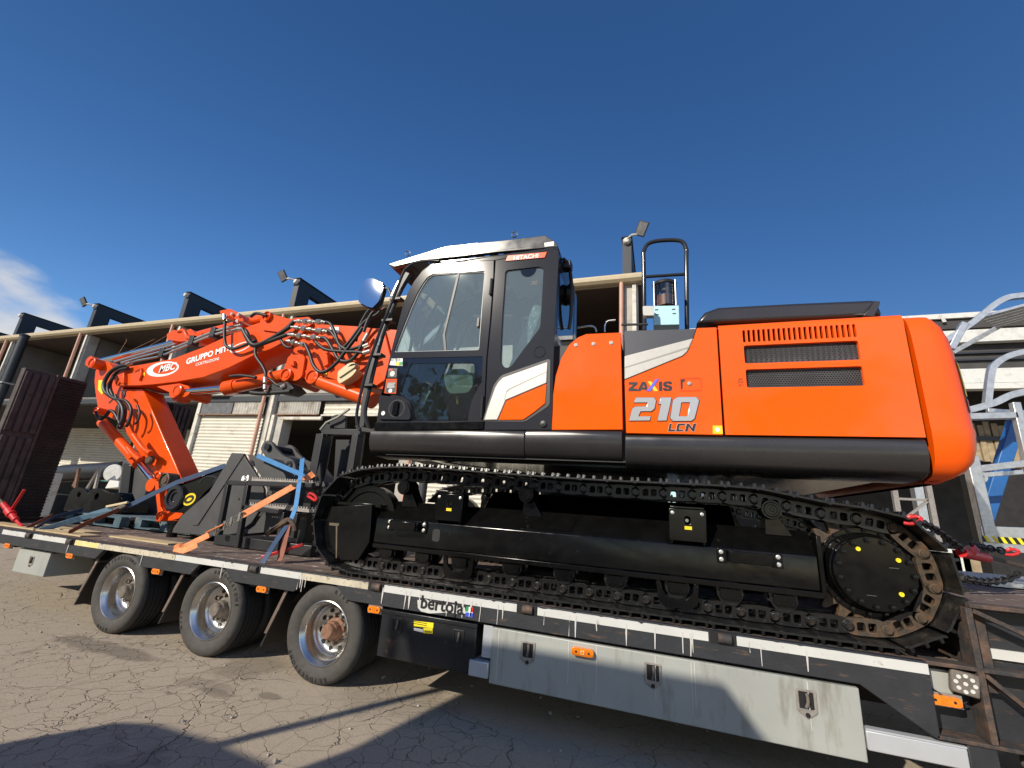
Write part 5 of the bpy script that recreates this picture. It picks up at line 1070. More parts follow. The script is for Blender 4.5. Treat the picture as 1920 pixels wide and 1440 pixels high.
# near side rail with arches cut for the wheels
def arch(n): return {0: [(-5.712,0.676),(-5.588,0.776),(-5.17,0.801),(-5.038,0.726)], 1: [(-4.289,0.661),(-4.181,0.77),(-3.899,0.777),(-3.807,0.727)], 2: [(-3.028,0.651),(-2.932,0.751),(-2.625,0.767),(-2.526,0.715)]}[n]
top = [(XR, DZ), (1.385, DZ)]; bot = [(1.385, .455), (1.36, .455), (1.05, RB)]
for n in (2, 1, 0):
    a_ = arch(n); bot += [(a_[3][0]+.05, RB), (a_[2][0], a_[2][1]), (a_[1][0], a_[1][1]), (a_[0][0], RB)]
bot += [(XR, RB)]
rail = tp('side_rail', RAILM, top+bot, TY, TY+.05, bev=.004)
tp('rail_top', RUST, [(XR, DZ+.001), (1.60, DZ+.001), (1.60, DZ-.012), (XR, DZ-.012)], TY+.052, 3.438)
tp('side_rail', RAILM, [(XR, DZ), (1.6, DZ), (1.6, RB), (XR, RB)], 5.88, 5.93)
tbx('underframe', GRIME, XR+.05, 1.6, 3.45, 5.86, .70, .76)
for y in (4.15, 4.95): tbx('chassis_beam', GRIME, XR+.1, 1.7, y, y+.16, .36, .70)
for x in [XR+.4+i*.75 for i in range(13)]: tbx('cross_member', GRIME, x, x+.08, 3.40, 5.86, .62, .699)
# reflective strips with gaps for the stake pockets
strips = [(-7.496, -7.026, TAPEW), (-6.877, -6.269, TAPEW), (-6.11, -5.708, TAPEY), (-5.704, -4.544, TAPED),
          (-4.537, -3.596, TAPEW), (-3.439, -2.977, TAPEW), (-2.972, -2.287, TAPED), (-2.134, -1.007, TAPEW), (-0.851, 0.268, TAPEW), (0.428, 1.381, TAPEW)]
for a, b, m_ in strips:
    n = max(2, int((b-a)/.02)); rg = random.Random(int(a*100)); up = []; 
    for i in range(n+1): up.append((a+(b-a)*i/n, DZ-.010-max(0, rg.gauss(-.004, .006))))
    tp('reflective_strip', m_, [(a, DZ-.062), (b, DZ-.062)]+up[::-1], TY-.0035, TY-.0005, parent=rail)
for x in (-6.956, -6.197, -3.516, -2.21, -0.931, 0.354):
    tbx('stake_pocket', BLKPRINT, x-.075, x+.075, TY-.005, TY-.0008, DZ-.066, DZ-.001, parent=rail); B().cyl((x-.03, TY-.002, DZ-.035), (x+.045, TY-.002, DZ-.035), .030, 14).obj('lashing_ring', RUST, rail, smooth=True)
rg = random.Random(3)
for x in (-2.14, -1.93, -1.89, -1.80, -1.70, -1.56, -1.43, -1.36, -1.29, -1.15, -1.11, -.80, -.62, -.575, -.43, -.235, -.055, .115, .16, .175, .50, .56, .80, -3.0, -2.97, -2.95, -2.92, -6.2, -5.0, -3.9):
    z0 = RB+.004+max(0, rg.gauss(.01, .03)); w_ = rg.uniform(.0025, .005)
    tp('paint_run', DRIP, [(x-w_*.6, z0), (x+w_*.6, z0), (x+w_+rg.gauss(0, .003), (z0+DZ)/2), (x+w_, DZ-.03), (x-w_, DZ-.03), (x-w_+rg.gauss(0, .003), (z0+DZ)/2)], TY-.0055, TY-.004, parent=rail)
# maker's sticker, half torn off
pat = [(-1.82,0.733),(-1.742,0.747),(-1.684,0.731),(-1.535,0.742),(-1.413,0.732),(-1.4,0.694),(-1.452,0.68),(-1.528,0.684),(-1.621,0.668),(-1.701,0.654),(-1.777,0.659),(-1.807,0.678)]
tp('torn_sticker', TAPEW, pat, TY-.0045, TY-.0037, parent=rail)
def fit2(s, p0, p1, m_, parent, y, **k):
    t_ = text(s, 1, m_, 'lettering', parent, (0, 0, 0), **k); me = t_.data; w_ = max(v.co.x for v in me.vertices); dx, dz = p1[0]-p0[0], p1[1]-p0[1]; s_ = math.hypot(dx, dz)/w_
    me.transform(Matrix.Translation((p0[0], y, p0[1])) @ Matrix.Rotation(-math.atan2(dz, dx), 4, 'Y') @ Matrix.Diagonal((s_, 1, s_, 1))); return t_
fit2('bertoja', *[(-1.79,0.684),(-1.421,0.684)], BLKPRINT, rail, TY-.0058, off=.022)
fg = [(-1.401,0.741),(-1.344,0.741),(-1.333,0.674),(-1.389,0.67)]; fx0, fx1 = fg[0][0], fg[1][0]; fz1, fz0 = fg[0][1], fg[2][1]; fm = (fz0+fz1)/2; fw_ = (fx1-fx0)/3
tp('flag_sticker', WHITE, [(fx0, fz0), (fx1, fz0), (fx1, fz1), (fx0, fz1)], TY-.0045, TY-.0036, parent=rail)
for a, b, c, d, m_ in ((fx0, fx0+fw_, fm, fz1, GREEN), (fx1-fw_, fx1, fm, fz1, RED), (fx0, fx0+fw_*1.4, fz0, fm-.004, BLUE), (fx0+fw_*1.6, fx1, fz0, fm-.004, BLUE)): tp('flag_band', m_, [(a, c), (b, c), (b, d), (a, d)], TY-.0055, TY-.0046, parent=rail)

# wheels
def tyre_prof(w):
    o = [(.245, 0), (.262, -.012), (.30, -.026), (.345, -.022), (.366, -.008), (.376, .012), (.378, .03)]
    g = []
    for k in range(4):
        y = .03+(w-.06)*(k+.5)/4; g += [(.378, y-.008), (.366, y-.006), (.366, y+.006), (.378, y+.008)]
    return o, g+[(.378, w-.03), (.376, w-.012), (.366, w+.008), (.345, w+.022), (.30, w+.026), (.262, w+.012), (.245, w)]
def letter_ring(s, r, size, a_mid, m_, parent, c, y, step):
    b = B()
    n = len(s)
    for i, ch in enumerate(s):
        t_ = text(ch, size, m_, 'tmp', None, (0, 0, 0), ext=.0012, off=.0008); me = t_.data; xs = [v.co.x for v in me.vertices] or [0]
        a = a_mid-(i-(n-1)/2)*step
        Mx = Matrix.Translation((c[0], y, c[1])) @ Matrix.Rotation(-(a-pi/2), 4, 'Y') @ Matrix.Translation((-(max(xs)+min(xs))/2, 0, r))
        b = B(); b.add([v.co.copy() for v in me.vertices], [tuple(p.vertices) for p in me.polygons], Mx); bpy.data.objects.remove(t_); b.obj('sidewall_letter', m_, parent)
SIDEL = mat('sidewall_lettering', (.018, .017, .016), .6)
for wi, x in enumerate(WX):
    wh_ = bpy.data.objects.new('wheel', None); COL.objects.link(wh_); wh_.parent = tr; wh_.matrix_parent_inverse = base_mat(tr).inverted(); wh_.location = (x, TY+.03, WZ)
    o_, g_ = tyre_prof(.235); y0 = TY+.035
    ty = B().lathe((x, y0, WZ), (0, 1, 0), o_, 56).obj('tyre', TYRE, wh_, smooth=True); B().lathe((x, y0, WZ), (0, 1, 0), [o_[-1]]+g_, 56).obj('tread', TREAD, wh_, smooth=True)
    B().lathe((x, y0+.30, WZ), (0, 1, 0), o_+g_, 48).obj('inner_tyre', TREAD, wh_, smooth=True)
    for k in range(56):   # shoulder blocks
        a = 2*pi*k/56; Mx = Matrix.Translation((x, y0, WZ)) @ Matrix.Rotation(-a, 4, 'Y')
        if k == 0: sbm = B().box(.360, .3795, .0, .022, -.013, .013).mesh('shoulder_block', TREAD)
        link('shoulder_block', sbm, ty, M=base_mat(wh_).inverted() @ Mx) if False else None
    rim = B().lathe((x, y0, WZ), (0, 1, 0), [(.243, .012), (.247, -.006), (.240, -.010), (.232, -.002), (.226, .012), (.215, .022), (.206, .05), (.204, .10), (.200, .112), (.192, .118), (.186, .128), (.172, .146), (.150, .156), (.125, .156), (.124, .150), (.10, .150)], 56).obj('rim', ALU, wh_, smooth=True)
    for k in range(10):
        a = 2*pi*k/10+.15; B().lathe((x+.155*cos(a), y0+.1475, WZ+.155*sin(a)), (0, 1, 0), [(.0, .0), (.019, 0), (.021, .006)], 14).obj('vent_hole', BLKPRINT, wh_)
        a += .31
        B().cyl((x+.112*cos(a), y0+.15, WZ+.112*sin(a)), (x+.112*cos(a), y0+.118, WZ+.112*sin(a)), .0135, 6).obj('wheel_nut', HUBD, wh_)
    B().lathe((x, y0+.155, WZ), (0, -1, 0), [(.098, -.01), (.096, .02), (.072, .03), (.070, .075), (.062, .085), (.060, .115), (.052, .125), (0, .126)], 10 if wi == 2 else 24).obj('hub', HUBR if wi == 2 else HUBD, wh_)
    letter_ring('BRIDGESTONE', .318, .042, radians((100, 55, 250)[wi]), SIDEL, wh_, (x, WZ), y0-.0265, .135)
    letter_ring('R168', .318, .042, radians((262, 200, 65)[wi]), SIDEL, wh_, (x, WZ), y0-.0265, .13)
    B().cyl((x, TY+.2, WZ), (x, 5.7, WZ), .075, 16).obj('axle', GRIME, tr)
    for far in (5.30,): B().lathe((x, far, WZ), (0, 1, 0), o_+g_, 32).obj('far_tyre', TREAD, wh_, smooth=True)
    # mudguard arch sheet and flap
    mg = B(); 
    for k in range(11):
        a = radians(25+k*13); 
        for y in (TY+.052, 4.0): mg.v.append((x+.44*cos(a), y, WZ+.005+.425*sin(a)*.92+.01))
    mg.f = [(2*k, 2*k+1, 2*k+3, 2*k+2) for k in range(10)]
    mgo = mg.obj('mudguard', BLACKM, tr, smooth=True)
    B().add([(x-.50, TY+.06, .60), (x-.50, 4.0, .60), (x-.66, 4.0, .17), (x-.66, TY+.06, .17), (x-.485, TY+.06, .60), (x-.485, 4.0, .60), (x-.645, 4.0, .17), (x-.645, TY+.06, .17)],
            [(0,1,2,3),(4,7,6,5),(0,3,7,4),(1,5,6,2),(0,4,5,1),(3,2,6,7)]).obj('mudflap', BLACKM, tr)
    B().add([(x-.49, TY+.045, .645), (x-.46, TY+.045, .645), (x-.60, TY+.045, .28), (x-.63, TY+.045, .28), (x-.49, TY+.058, .645), (x-.46, TY+.058, .645), (x-.60, TY+.058, .28), (x-.63, TY+.058, .28)],
            [(0,1,2,3),(4,7,6,5),(0,3,7,4),(1,5,6,2),(0,4,5,1),(3,2,6,7)]).obj('flap_stay', DECKM, tr)
# lockers
tbx('rear_locker', GREYBOX, -7.16, -6.56, TY+.05, TY+.5, .37, .63, bev=.006)
def latch(x, z, y, parent, body=RUST, s=1):
    b = B().plate(rnd([(x-.042*s, z-.045*s), (x, z-.075*s), (x+.042*s, z-.045*s), (x+.042*s, z+.045*s), (x-.042*s, z+.045*s)], .008, 2), y-.006, y-.0005, [rnd([(x-.03*s, z-.035*s), (x+.03*s, z-.035*s), (x+.03*s, z+.035*s), (x-.03*s, z+.035*s)], .005, 2)]).obj('latch', body, parent, .002)
    B().plate([(x-.03*s, z-.035*s), (x+.03*s, z-.035*s), (x+.03*s, z+.035*s), (x-.03*s, z+.035*s)], y-.0012, y-.0004).obj('latch_well', BLKPRINT, parent)
    B().tube([(x+.004, y-.006, z+.03*s), (x+.006, y-.016, z), (x-.004, y-.008, z-.028*s)], .007*s, 8, 3).obj('latch_handle', HUBD, parent, smooth=True)
    B().cyl((x, y-.010, z-.058*s), (x, y-.005, z-.058*s), .010*s, 12).obj('latch_keyhole', BLKPRINT, parent)
LATG = mat('latch_zinc', (.33, .30, .27), .5, metal=.5, var=.2, vscale=40)
latch(-6.86, .52, TY+.05, tr, LATG)
tbl = tbx('black_locker', TOOLB, -2.13, -1.31, TY+.012, TY+.5, .295, .622, bev=.008)
tbx('locker_lid_lip', TOOLB, -2.135, -1.305, TY+.004, TY+.03, .60, .63, parent=tbl, bev=.004)
latch(-1.98, .535, TY+.012, tbl, BLKPRINT, 1.1); latch(-1.45, .525, TY+.012, tbl, BLKPRINT, 1.1)
for p_, m_ in (([(-1.837,0.582),(-1.666,0.591),(-1.665,0.554),(-1.831,0.546)], YELLOWPLUG), ([(-1.747,0.546),(-1.67,0.553),(-1.665,0.518),(-1.742,0.51)], YELLOWPLUG), ([(-1.83,0.535),(-1.75,0.535),(-1.747,0.513),(-1.827,0.517)], TAPEW)):
    st = tp('locker_sticker', m_, p_, TY+.0095, TY+.0115, parent=tbl)
for k in range(3): tbx('sticker_line', BLKPRINT, -1.86+.012*(k == 0), -1.72, TY+.008, TY+.0093, .589-.013*k, .593-.013*k, parent=tbl)
fit2('GANCI', *[(-1.734,0.517),(-1.672,0.522)], BLKPRINT, tbl, TY+.0085, off=.01)
gb_ = tbx('grey_locker', GREYBOX, -1.185, 1.045, TY+.006, TY+.42, .272, .628, bev=.006)
for x in (-0.908, -0.071, 0.777): latch(x, .522, TY+.006, gb_, LATG, 1.25)
for x in (-.62, -.43, -.055, .16, .18, .79, -1.13):
    z0 = .30+rg.uniform(0, .1); w_ = .003
    tp('paint_run', DRIP, [(x-w_*.5, z0), (x+w_*.5, z0), (x+w_, .62), (x-w_, .62)], TY+.0035, TY+.005, parent=gb_)
tbx('hose_box', ALUB, -1.34, -1.19, TY-.01, TY+.25, .30, .40, bev=.006); tbx('locker_end_strip', ALUB, -1.262, -1.19, TY+.03, TY+.05, .42, .63)
tbx('under_run_bar', ALUB, 1.05, 1.49, TY+.0, TY+.03, .335, .43, bev=.006); tbx('under_run_bar_lip', ALUB, 1.05, 1.49, TY+.0, TY+.05, .4315, .44)
tbx('under_run_post', RAILM, 1.495, 1.62, TY+.01, TY+.10, .10, .455, bev=.006)
# marker lamps
for i, (x, z) in enumerate([[(-7.315,0.639)][0], [(-6.137,0.64)][0], [(-4.758,0.628)][0], [(-3.389,0.626)][0], [(-2.203,0.615)][0], [(-0.521,0.575)][0], [(1.439,0.633)][0]]):
    y = TY+.006 if i == 5 else TY+(.05 if i == 6 else .03)
    w_ = .085 if i > 4 else .065
    if i != 5: mb_ = B().box(x-w_, x+w_, y-.012, y, z-.032, z+.032).obj('marker_bracket', LATG, tr)
    ml = B().plate(rnd([(x-w_*.88, z-.024), (x+w_*.88, z-.024), (x+w_*.88, z+.024), (x-w_*.88, z+.024)], .022, 4), y-.034, y-.0125 if i != 5 else y).obj('marker_lamp', AMBER, tr, .006)
    for e in (-.5, .5): B().cyl((x+e*w_, y-.036, z), (x+e*w_, y-.0335, z), .007, 10).obj('lamp_screw', BLKPRINT, ml)
    B().plate([(x-.012, z-.012), (x+.012, z-.012), (x+.012, z+.012), (x-.012, z+.012)], y-.0365, y-.0345, [[(x-.007, z-.007), (x+.007, z-.007), (x+.007, z+.007), (x-.007, z+.007)]]).obj('lamp_mark', TAPEY if i == 5 else AMBER, ml)
# goose-neck side: gusset, posts, diagonal stays, panels
tp('neck_panel', RAILM, [(1.36, .46), (3.6, .46), (3.6, 1.10), (1.63, 1.10), (1.60, .80), (1.38, .80)], TY+.12, TY+.15)
tbx('neck_deck', DECKM, 1.70, 4.2, 3.47, 5.9, 1.075, 1.12)
tbx('neck_inner_wall', RUST, 1.64, 1.70, 3.40, 5.86, .70, 1.118)
tbx('neck_flange', RUST, 1.62, 3.9, TY, TY+.12, 1.118, 1.14, bev=.003); tbx('neck_flange', RUST, 1.375, 3.9, TY, TY+.118, .802, .822, bev=.003); tbx('neck_flange', RUST, 1.37, 3.9, TY, TY+.118, .452, .47, bev=.003)
tbx('neck_post', RUST, 1.595, 1.625, TY-.004, TY+.118, .472, 1.117, bev=.003)
def stay(a, b): B().bar((a[0], TY+.02, a[1]), (b[0], TY+.02, b[1]), .05, .022, up=(0, 0, 1)).obj('diagonal_stay', RUST, tr, .002)
stay((1.63, 1.105), (2.25, .83)); stay((1.63, .795), (2.3, .30)) if False else stay((1.63, .79), (1.98, .48))
tbx('neck_reflector', TAPEW, 1.635, 2.6, TY+.10, TY+.118, .86, .91)
for k in range(9): tbx('vent_slat', LATG, 1.64, 1.69, TY+.108, TY+.118, .935+.022*k, .945+.022*k)
tbx('lamp_plate', GREYBOX, 1.40, 1.50, TY+.06, TY+.075, .66, .775)
wlm = Matrix.Translation((1.538, TY+.02, .735)) @ Matrix.Rotation(radians(8), 4, 'Y') @ Matrix.Rotation(radians(-12), 4, 'Z')
wk = B().box(-.058, .058, -.02, .03, -.056, .056, wlm).obj('led_work_lamp', HUBD, tr, .01)
for i in range(9):
    a = 2*pi*i/8; r = .038 if i < 8 else 0; v_ = wlm @ Vector((r*cos(a), -.021, r*sin(a))); v2_ = wlm @ Vector((r*cos(a), -.026, r*sin(a))); B().cyl(v_, v2_, .010, 10).obj('led', TAPEW, wk)
B().tube([(1.40, TY+.05, .68), (1.43, TY+.04, .66), (1.46, TY+.03, .64), (1.52, TY+.06, .62), (1.55, TY+.05, .64)], .005, 6, 4).obj('lamp_cable', BLKPRINT, wk)
B().lathe((1.80, TY+.1, .40), (0, -1, 0), [(0, .05), (.02, .05), (.03, .04), (.05, .04), (.055, 0)], 16).obj('coupling', HUBD, tr, smooth=True)
# folded loading ramps at the rear end
RAMP = mat('rusty_ramp_plate', (.045, .034, .030), .8, var=.3, vscale=5, dirt=(.085, .060, .052), dscale=6, dthr=.55, bump=.4, bscale=40)
RGRAT = mat('dark_ramp_grating', (.016, .013, .012), .75, var=.3)
for y0, flip in ((3.40, False), (5.12, True)):
    rp_ = tbx('loading_ramp', RAMP, XR-.14, XR-.04, y0, y0+.74, .86, 2.92, bev=.008)
    ya, yb = (y0+.005, y0+.36) if not flip else (y0+.38, y0+.735); ga, gb2 = (y0+.37, y0+.735) if not flip else (y0+.005, y0+.37)
    for z0, z1 in ((.90, 1.98), (2.0, 2.90)):
        for k in range(4):
            w_ = (yb-ya)/4; tbx('ramp_rib', RAMP, XR-.039, XR-.015, ya+k*w_+.012, ya+(k+1)*w_-.012, z0+.02, z1-.02, parent=rp_, bev=.01)
    nrow = 46
    gr = B()
    for k in range(nrow):
        z = .90+k*2.0/nrow
        for j in range(10):
            y = ga+(gb2-ga)*j/10; d = .012 if (j+k) % 2 else -.004
            gr.box(XR-.039, XR-.012+d*.3, y, y+(gb2-ga)/10-.003, z, z+.02)
    gro = gr.obj('ramp_grating', RGRAT, rp_); gro['kind'] = 'stuff'
    B().bar((XR-.02, y0+.365, .88), (XR-.02, y0+.365, 2.92), .03, .03, up=(0, 1, 0)).obj('ramp_edge', RAMP, rp_)
B().cyl((XR-.1, 3.36, .84), (XR-.1, 5.9, .84), .04, 12).obj('ramp_hinge', GRIME, tr)

# ================================================================ LOOSE THINGS ON THE DECK
BKT = mat('matt_black_bucket', (.048, .048, .050), .55, var=.15, vscale=5, dirt=(.06, .055, .05), dscale=6, dthr=.62)
FRAMEM = mat('satin_black_frame', (.016, .016, .017), .4, var=.2, vscale=6)
STRAPB = mat('blue_webbing', (.045, .19, .42), .7, var=.15, vscale=30, bump=.2, bscale=200)
STRAPL = mat('pale_blue_webbing', (.20, .36, .45), .7, var=.15, vscale=30)
STRAPO = mat('orange_webbing', (.80, .26, .09), .7, var=.2, vscale=20, bump=.2, bscale=200)
STRAPR = mat('brown_red_webbing', (.22, .075, .045), .75, var=.2, vscale=20)
STRAPD = mat('dark_blue_webbing', (.02, .05, .11), .7, var=.2)
PALB = mat('faded_blue_wood', (.055, .10, .125), .8, var=.3, vscale=8, dirt=(.25, .20, .13), dscale=4, dthr=.63)
# digging bucket lying on its back
bk_ = thing('digging_bucket', 'matt black digging bucket with hinge ears lying on the deck behind the step frame', 'bucket', (-5.0, 4.6, BZ))
YB0, YB1 = 4.22, 5.25
side = [(-5.241,1.913),(-5.039,1.912),(-4.96,1.833),(-4.677,1.601),(-4.575,1.491),(-4.534,1.381),(-4.544,1.274),(-4.646,1.089),(-4.826,0.96),(-5.196,0.892),(-5.918,0.876),(-5.913,0.935),(-5.824,1.098),(-5.457,1.411),(-5.299,1.754)]
for y in (YB0, YB1-.04): B().plate(side, y, y+.04).obj('side_plate', BKT, bk_, .008)
shell = [(-4.997,1.893),(-4.582,1.859),(-4.345,1.68),(-4.139,1.435),(-4.184,1.16),(-4.378,0.996),(-4.859,0.932),(-5.192,0.88),(-4.863,0.944),(-4.649,1.071),(-4.532,1.263),(-4.525,1.381),(-4.567,1.492),(-4.668,1.602)]
B().plate([(-5.019,1.906),(-4.575,1.866),(-4.335,1.674),(-4.178,1.432),(-4.204,1.177),(-4.397,1.007),(-4.861,0.938),(-4.647,1.065),(-4.525,1.27),(-4.519,1.388),(-4.569,1.498),(-4.67,1.608),(-4.953,1.84)], YB0+.042, YB1-.042).obj('shell', BKT, bk_, .01)
B().plate([(-5.918,0.876),(-5.701,0.887),(-5.194,0.886),(-5.225,0.92),(-5.721,0.937),(-5.903,0.935)], YB0+.042, YB1-.042).obj('cutting_lip', BKT, bk_, .006)
B().plate([(-5.116,1.869),(-5.008,1.899),(-5.491,1),(-5.582,0.993)], YB0-.012, YB0-.001).obj('wear_strip', BKT, bk_, .004)
for y in (4.42, 4.78):
    e_ = B().plate(rnd([(-4.998,1.998),(-4.971,2.09),(-4.897,2.12),(-4.812,2.079),(-4.739,2.011),(-4.599,1.925),(-4.429,1.876),(-4.36,1.812),(-4.313,1.603),(-4.456,1.596),(-4.628,1.748),(-4.852,1.876)], .03, 3), y, y+.05, [circ(*[(-4.902,2.028)][0], .045, 16)]).obj('hinge_ear', BKT, bk_, .008)
B().cyl([(-4.858,4.38,2.023)][0], (-4.858, 4.90, 2.023), .044, 18).obj('hinge_pin', CABGREY, bk_, smooth=True)
B().lathe([(-4.46,4.41,1.807)][0], (0, 1, 0), [(.02, 0), (.05, -.004), (.055, .01)], 16).obj('pin_boss', CABGREY, bk_, smooth=True)
B().plate([(-4.889,2),(-4.595,1.912),(-4.533,1.846),(-4.808,1.878)], 4.46, 4.78).obj('cross_tube', BKT, bk_)
lab = B().plate(rnd([(-4.961,1.632),(-4.852,1.65),(-4.845,1.572),(-4.964,1.56)], .02, 2), YB0-.003, YB0-.0005).obj('white_label', WHITE, bk_); fit2('S', [(-4.916,1.575)][0], [(-4.874,1.581)][0], BLKPRINT, lab, YB0-.005, off=.02)
B().plate(circ(*[(-4.928,1.351)][0], .018, 12), YB0-.002, YB0-.0005).obj('drain_hole', BLKPRINT, bk_)
B().plate(rnd([(-4.931,1.824),(-4.888,1.832),(-4.843,1.773),(-4.886,1.765)], .01, 2), YB0+.03, YB0+.041).obj('maker_plate', CABGREY, bk_)
# step frame with serrated treads in front of the bucket
sf = thing('step_frame', 'black tubular step frame with serrated treads in front of the bucket', 'steps', (-4.4, 4.05, BZ))
yf = 4.02
def fb_(pts, w=.055): 
    for a, b in zip(pts, pts[1:]): B().bar(a, b, w, w, up=(0, 1, 0)).obj('frame_tube', FRAMEM, sf, .006)
fb_([(-4.866,4.02,0.943),(-4.916,4.02,1.535),(-4.605,4.02,1.544),(-4.539,4.02,0.834)]); fb_([(-4.592,4.02,1.272),(-3.986,4.02,1.26),(-3.969,4.02,0.848)]); fb_([(-4.597,4.02,1.545),(-3.654,4.02,1.568)]); fb_([(-5.245,4.6,1.6),(-4.088,4.6,1.615)]); fb_([(-3.798,4.02,1.261),(-3.787,4.02,0.995)])
for y_, z_, x0_, x1_ in ((4.04, 1.577, -4.592, -3.68), (4.04, 1.288, -4.57, -3.606)):
    for k in range(4): 
        b = B()
        n = 26
        for i in range(n):
            xx = x0_+(x1_-x0_)*i/n; b.box(xx, xx+(x1_-x0_)/n*.5, y_+k*.09, y_+k*.09+.012, z_+.025, z_+.045)
        b.box(x0_, x1_, y_+k*.09, y_+k*.09+.012, z_-.01, z_+.0255); b.obj('serrated_tread', LATG if k == 0 else BKT, sf)
B().box(-5.028, -3.597, 4.10, 4.26, BZ+.003, BZ+.12).obj('base_beam', FRAMEM, sf, .008)
# tall black frame in front of the cab
tf = thing('upright_frame', 'tall black upright steel frame standing on the deck below the cab front', 'frame', (-3.7, 4.35, BZ))
def post(pts, w, d, n='upright'): 
    for a, b in zip(pts, pts[1:]): B().bar(a, b, w, d, up=(0, 1, 0)).obj(n, FRAMEM, tf, .006)
post([[(-3.913,4.32,2.188)][0], (-3.895, 4.32, BZ+.01)], .11, .16); post([[(-3.411,4.32,2.195)][0], (-3.39, 4.32, BZ+.01)], .09, .12)
post([(-3.888,4.32,2.221),(-3.354,4.32,2.215)], .075, .10, 'cross_beam'); post([[(-4.419,4.95,2.295)][0], (-4.409, 4.95, BZ+.01)], .10, .10); post([[(-3.873,4.95,2.303)][0], (-3.834, 4.95, BZ+.01)], .09, .10)
B().plate([(-3.965,2.172),(-3.575,2.178),(-3.572,1.67),(-3.88,1.624)], 4.6, 4.62).obj('back_panel', BLKPRINT, tf)
B().plate([(-3.889,2.292),(-3.872,2.428),(-3.795,2.448),(-3.663,2.434),(-3.637,2.274),(-3.74,2.273)], 4.34, 4.37).obj('top_bracket', FRAMEM, tf, .004)
B().tube([(-3.947,4.28,2.24),(-3.88,4.28,2.333),(-3.733,4.28,2.394),(-3.575,4.28,2.501)], .016, 8).obj('spring_rod', STEELF, tf, smooth=True); B().plate(rnd([(-3.96,2.259),(-3.88,2.333),(-3.804,2.281),(-3.824,2.162),(-3.907,2.174)], .03, 3), 4.28, 4.31).obj('pivot_plate', FRAMEM, tf, .004)
B().plate([(-3.838,1.499),(-3.787,1.832),(-3.726,1.607),(-3.735,1.487)], 4.2, 4.23).obj('lashing_plate', FRAMEM, tf)
# black hydraulic coupler beside the stick
hc_ = thing('hydraulic_coupler', 'black cast coupler with round boss and yellow emblem next to the stick end', 'coupler', (-6.2, 4.3, BZ))
B().plate(rnd([(-6.245,1.28),(-6.241,1.419),(-6.061,1.477),(-5.776,1.56),(-5.523,1.661),(-5.321,1.758),(-5.193,1.735),(-5.22,1.653),(-5.403,1.537),(-5.567,1.388),(-5.683,1.214),(-5.851,1.123),(-6.097,1.12)], .04, 3), 4.24, 4.62).obj('body', BLACK, hc_, .02)
B().lathe((-6.035, 4.235, 1.304), (0, -1, 0), [(.16, -.02), (.16, .03), (.145, .045), (.11, .045), (.105, .02), (.07, .02), (.065, .0), (0, .0)], 28).obj('boss', CABGREY, hc_, smooth=True)
em = [(-5.787,1.298)][0]; eo = B().plate(ell(em, .11, .075, .35), 4.233, 4.2385).obj('emblem', YELLOW, hc_); B().plate(ell(em, .085, .05, .35), 4.231, 4.2325, [ell(em, .045, .02, .35)]).obj('emblem_mark', BLKPRINT, eo)
B().tube([(-5.687,4.25,1.516),(-5.634,4.25,1.58),(-5.528,4.25,1.605),(-5.407,4.25,1.583),(-5.444,4.25,1.528)], .02, 8, 4).obj('lifting_loop', CABGREY, hc_, smooth=True)
B().cyl((-6.016, 4.3, BZ+.0), (-6.016, 4.3, BZ+.2), .06, 12).obj('foot', BLACK, hc_)
# pallets with hitch blocks
def pallet(x0, y0, label, zb=BZ+.018):
    p_ = thing('pallet', label, 'pallet', (x0+.6, y0+.4, zb), 'pallets on the trailer deck')
    for k in range(7): B().box(x0, x0+1.2, y0+k*.115, y0+k*.115+.095, zb+.122, zb+.144).obj('top_board', PALB, p_, .003)
    for j in range(3):
        for i in range(3): B().box(x0+i*.53, x0+i*.53+.14, y0+j*.335, y0+j*.335+.12, zb+.02, zb+.10).obj('block', PALB, p_, .003)
        B().box(x0+.0, x0+1.2, y0+j*.335, y0+j*.335+.12, zb, zb+.0195).obj('bottom_board', PALB, p_, .003)
    for i in range(3): B().box(x0+i*.53, x0+i*.53+.14, y0, y0+.79, zb+.1005, zb+.1215).obj('stringer', PALB, p_, .003)
    return p_
pallet(-8.35, 4.35, 'faded blue pallet nearest the folded ramps'); pallet(-7.1, 4.5, 'faded blue pallet under the hitch plates beside the stick end')
ht = thing('hitch_block', 'pair of black rounded hitch plates with pin holes on the pallet', 'hitch', (-7.6, 4.7, BZ+.16))
for Yp, o_, hl_ in ((4.62, [(-8.504,0.961),(-8.558,1.232),(-8.511,1.292),(-8.401,1.33),(-8.279,1.321),(-8.103,1.274),(-7.84,1.273),(-7.699,1.21),(-7.61,0.999)], [(-8.31,1.206)][0]), (5.05, [(-9.839,0.895),(-9.826,1.212),(-9.759,1.279),(-9.629,1.313),(-9.486,1.293),(-9.332,1.221),(-9.126,0.97)], [(-9.562,1.19)][0])):
    B().plate(rnd(o_, .05, 3), Yp, Yp+.06, [circ(*hl_, .05, 16)]).obj('lug_plate', BLACK, ht, .008)
B().box(-8.642, -7.735, 4.685, 5.045, 1.0, 1.12).obj('base_plate', BLACK, ht, .006)
B().plate([(-8.464,1.241),(-8.118,1.286),(-7.839,1.014),(-8.194,0.956)], 4.75, 5.0).obj('rear_block', BLACK, ht, .01)
gb3 = thing('attachment_body', 'large dark attachment body standing on the deck behind the stick', 'attachment', (-7.2, 5.2, BZ))
B().plate([(-8.894,1.829),(-8.522,1.804),(-7.877,1.483),(-7.648,0.948),(-8.57,0.924),(-8.74,1.218)], 5.15, 5.7).obj('body', BKT, gb3, .02); B().plate([(-8.752,1.766),(-8.546,1.737),(-8.409,1.276),(-8.623,1.272)], 5.1, 5.149).obj('flange', CABGREY, gb3, .006)
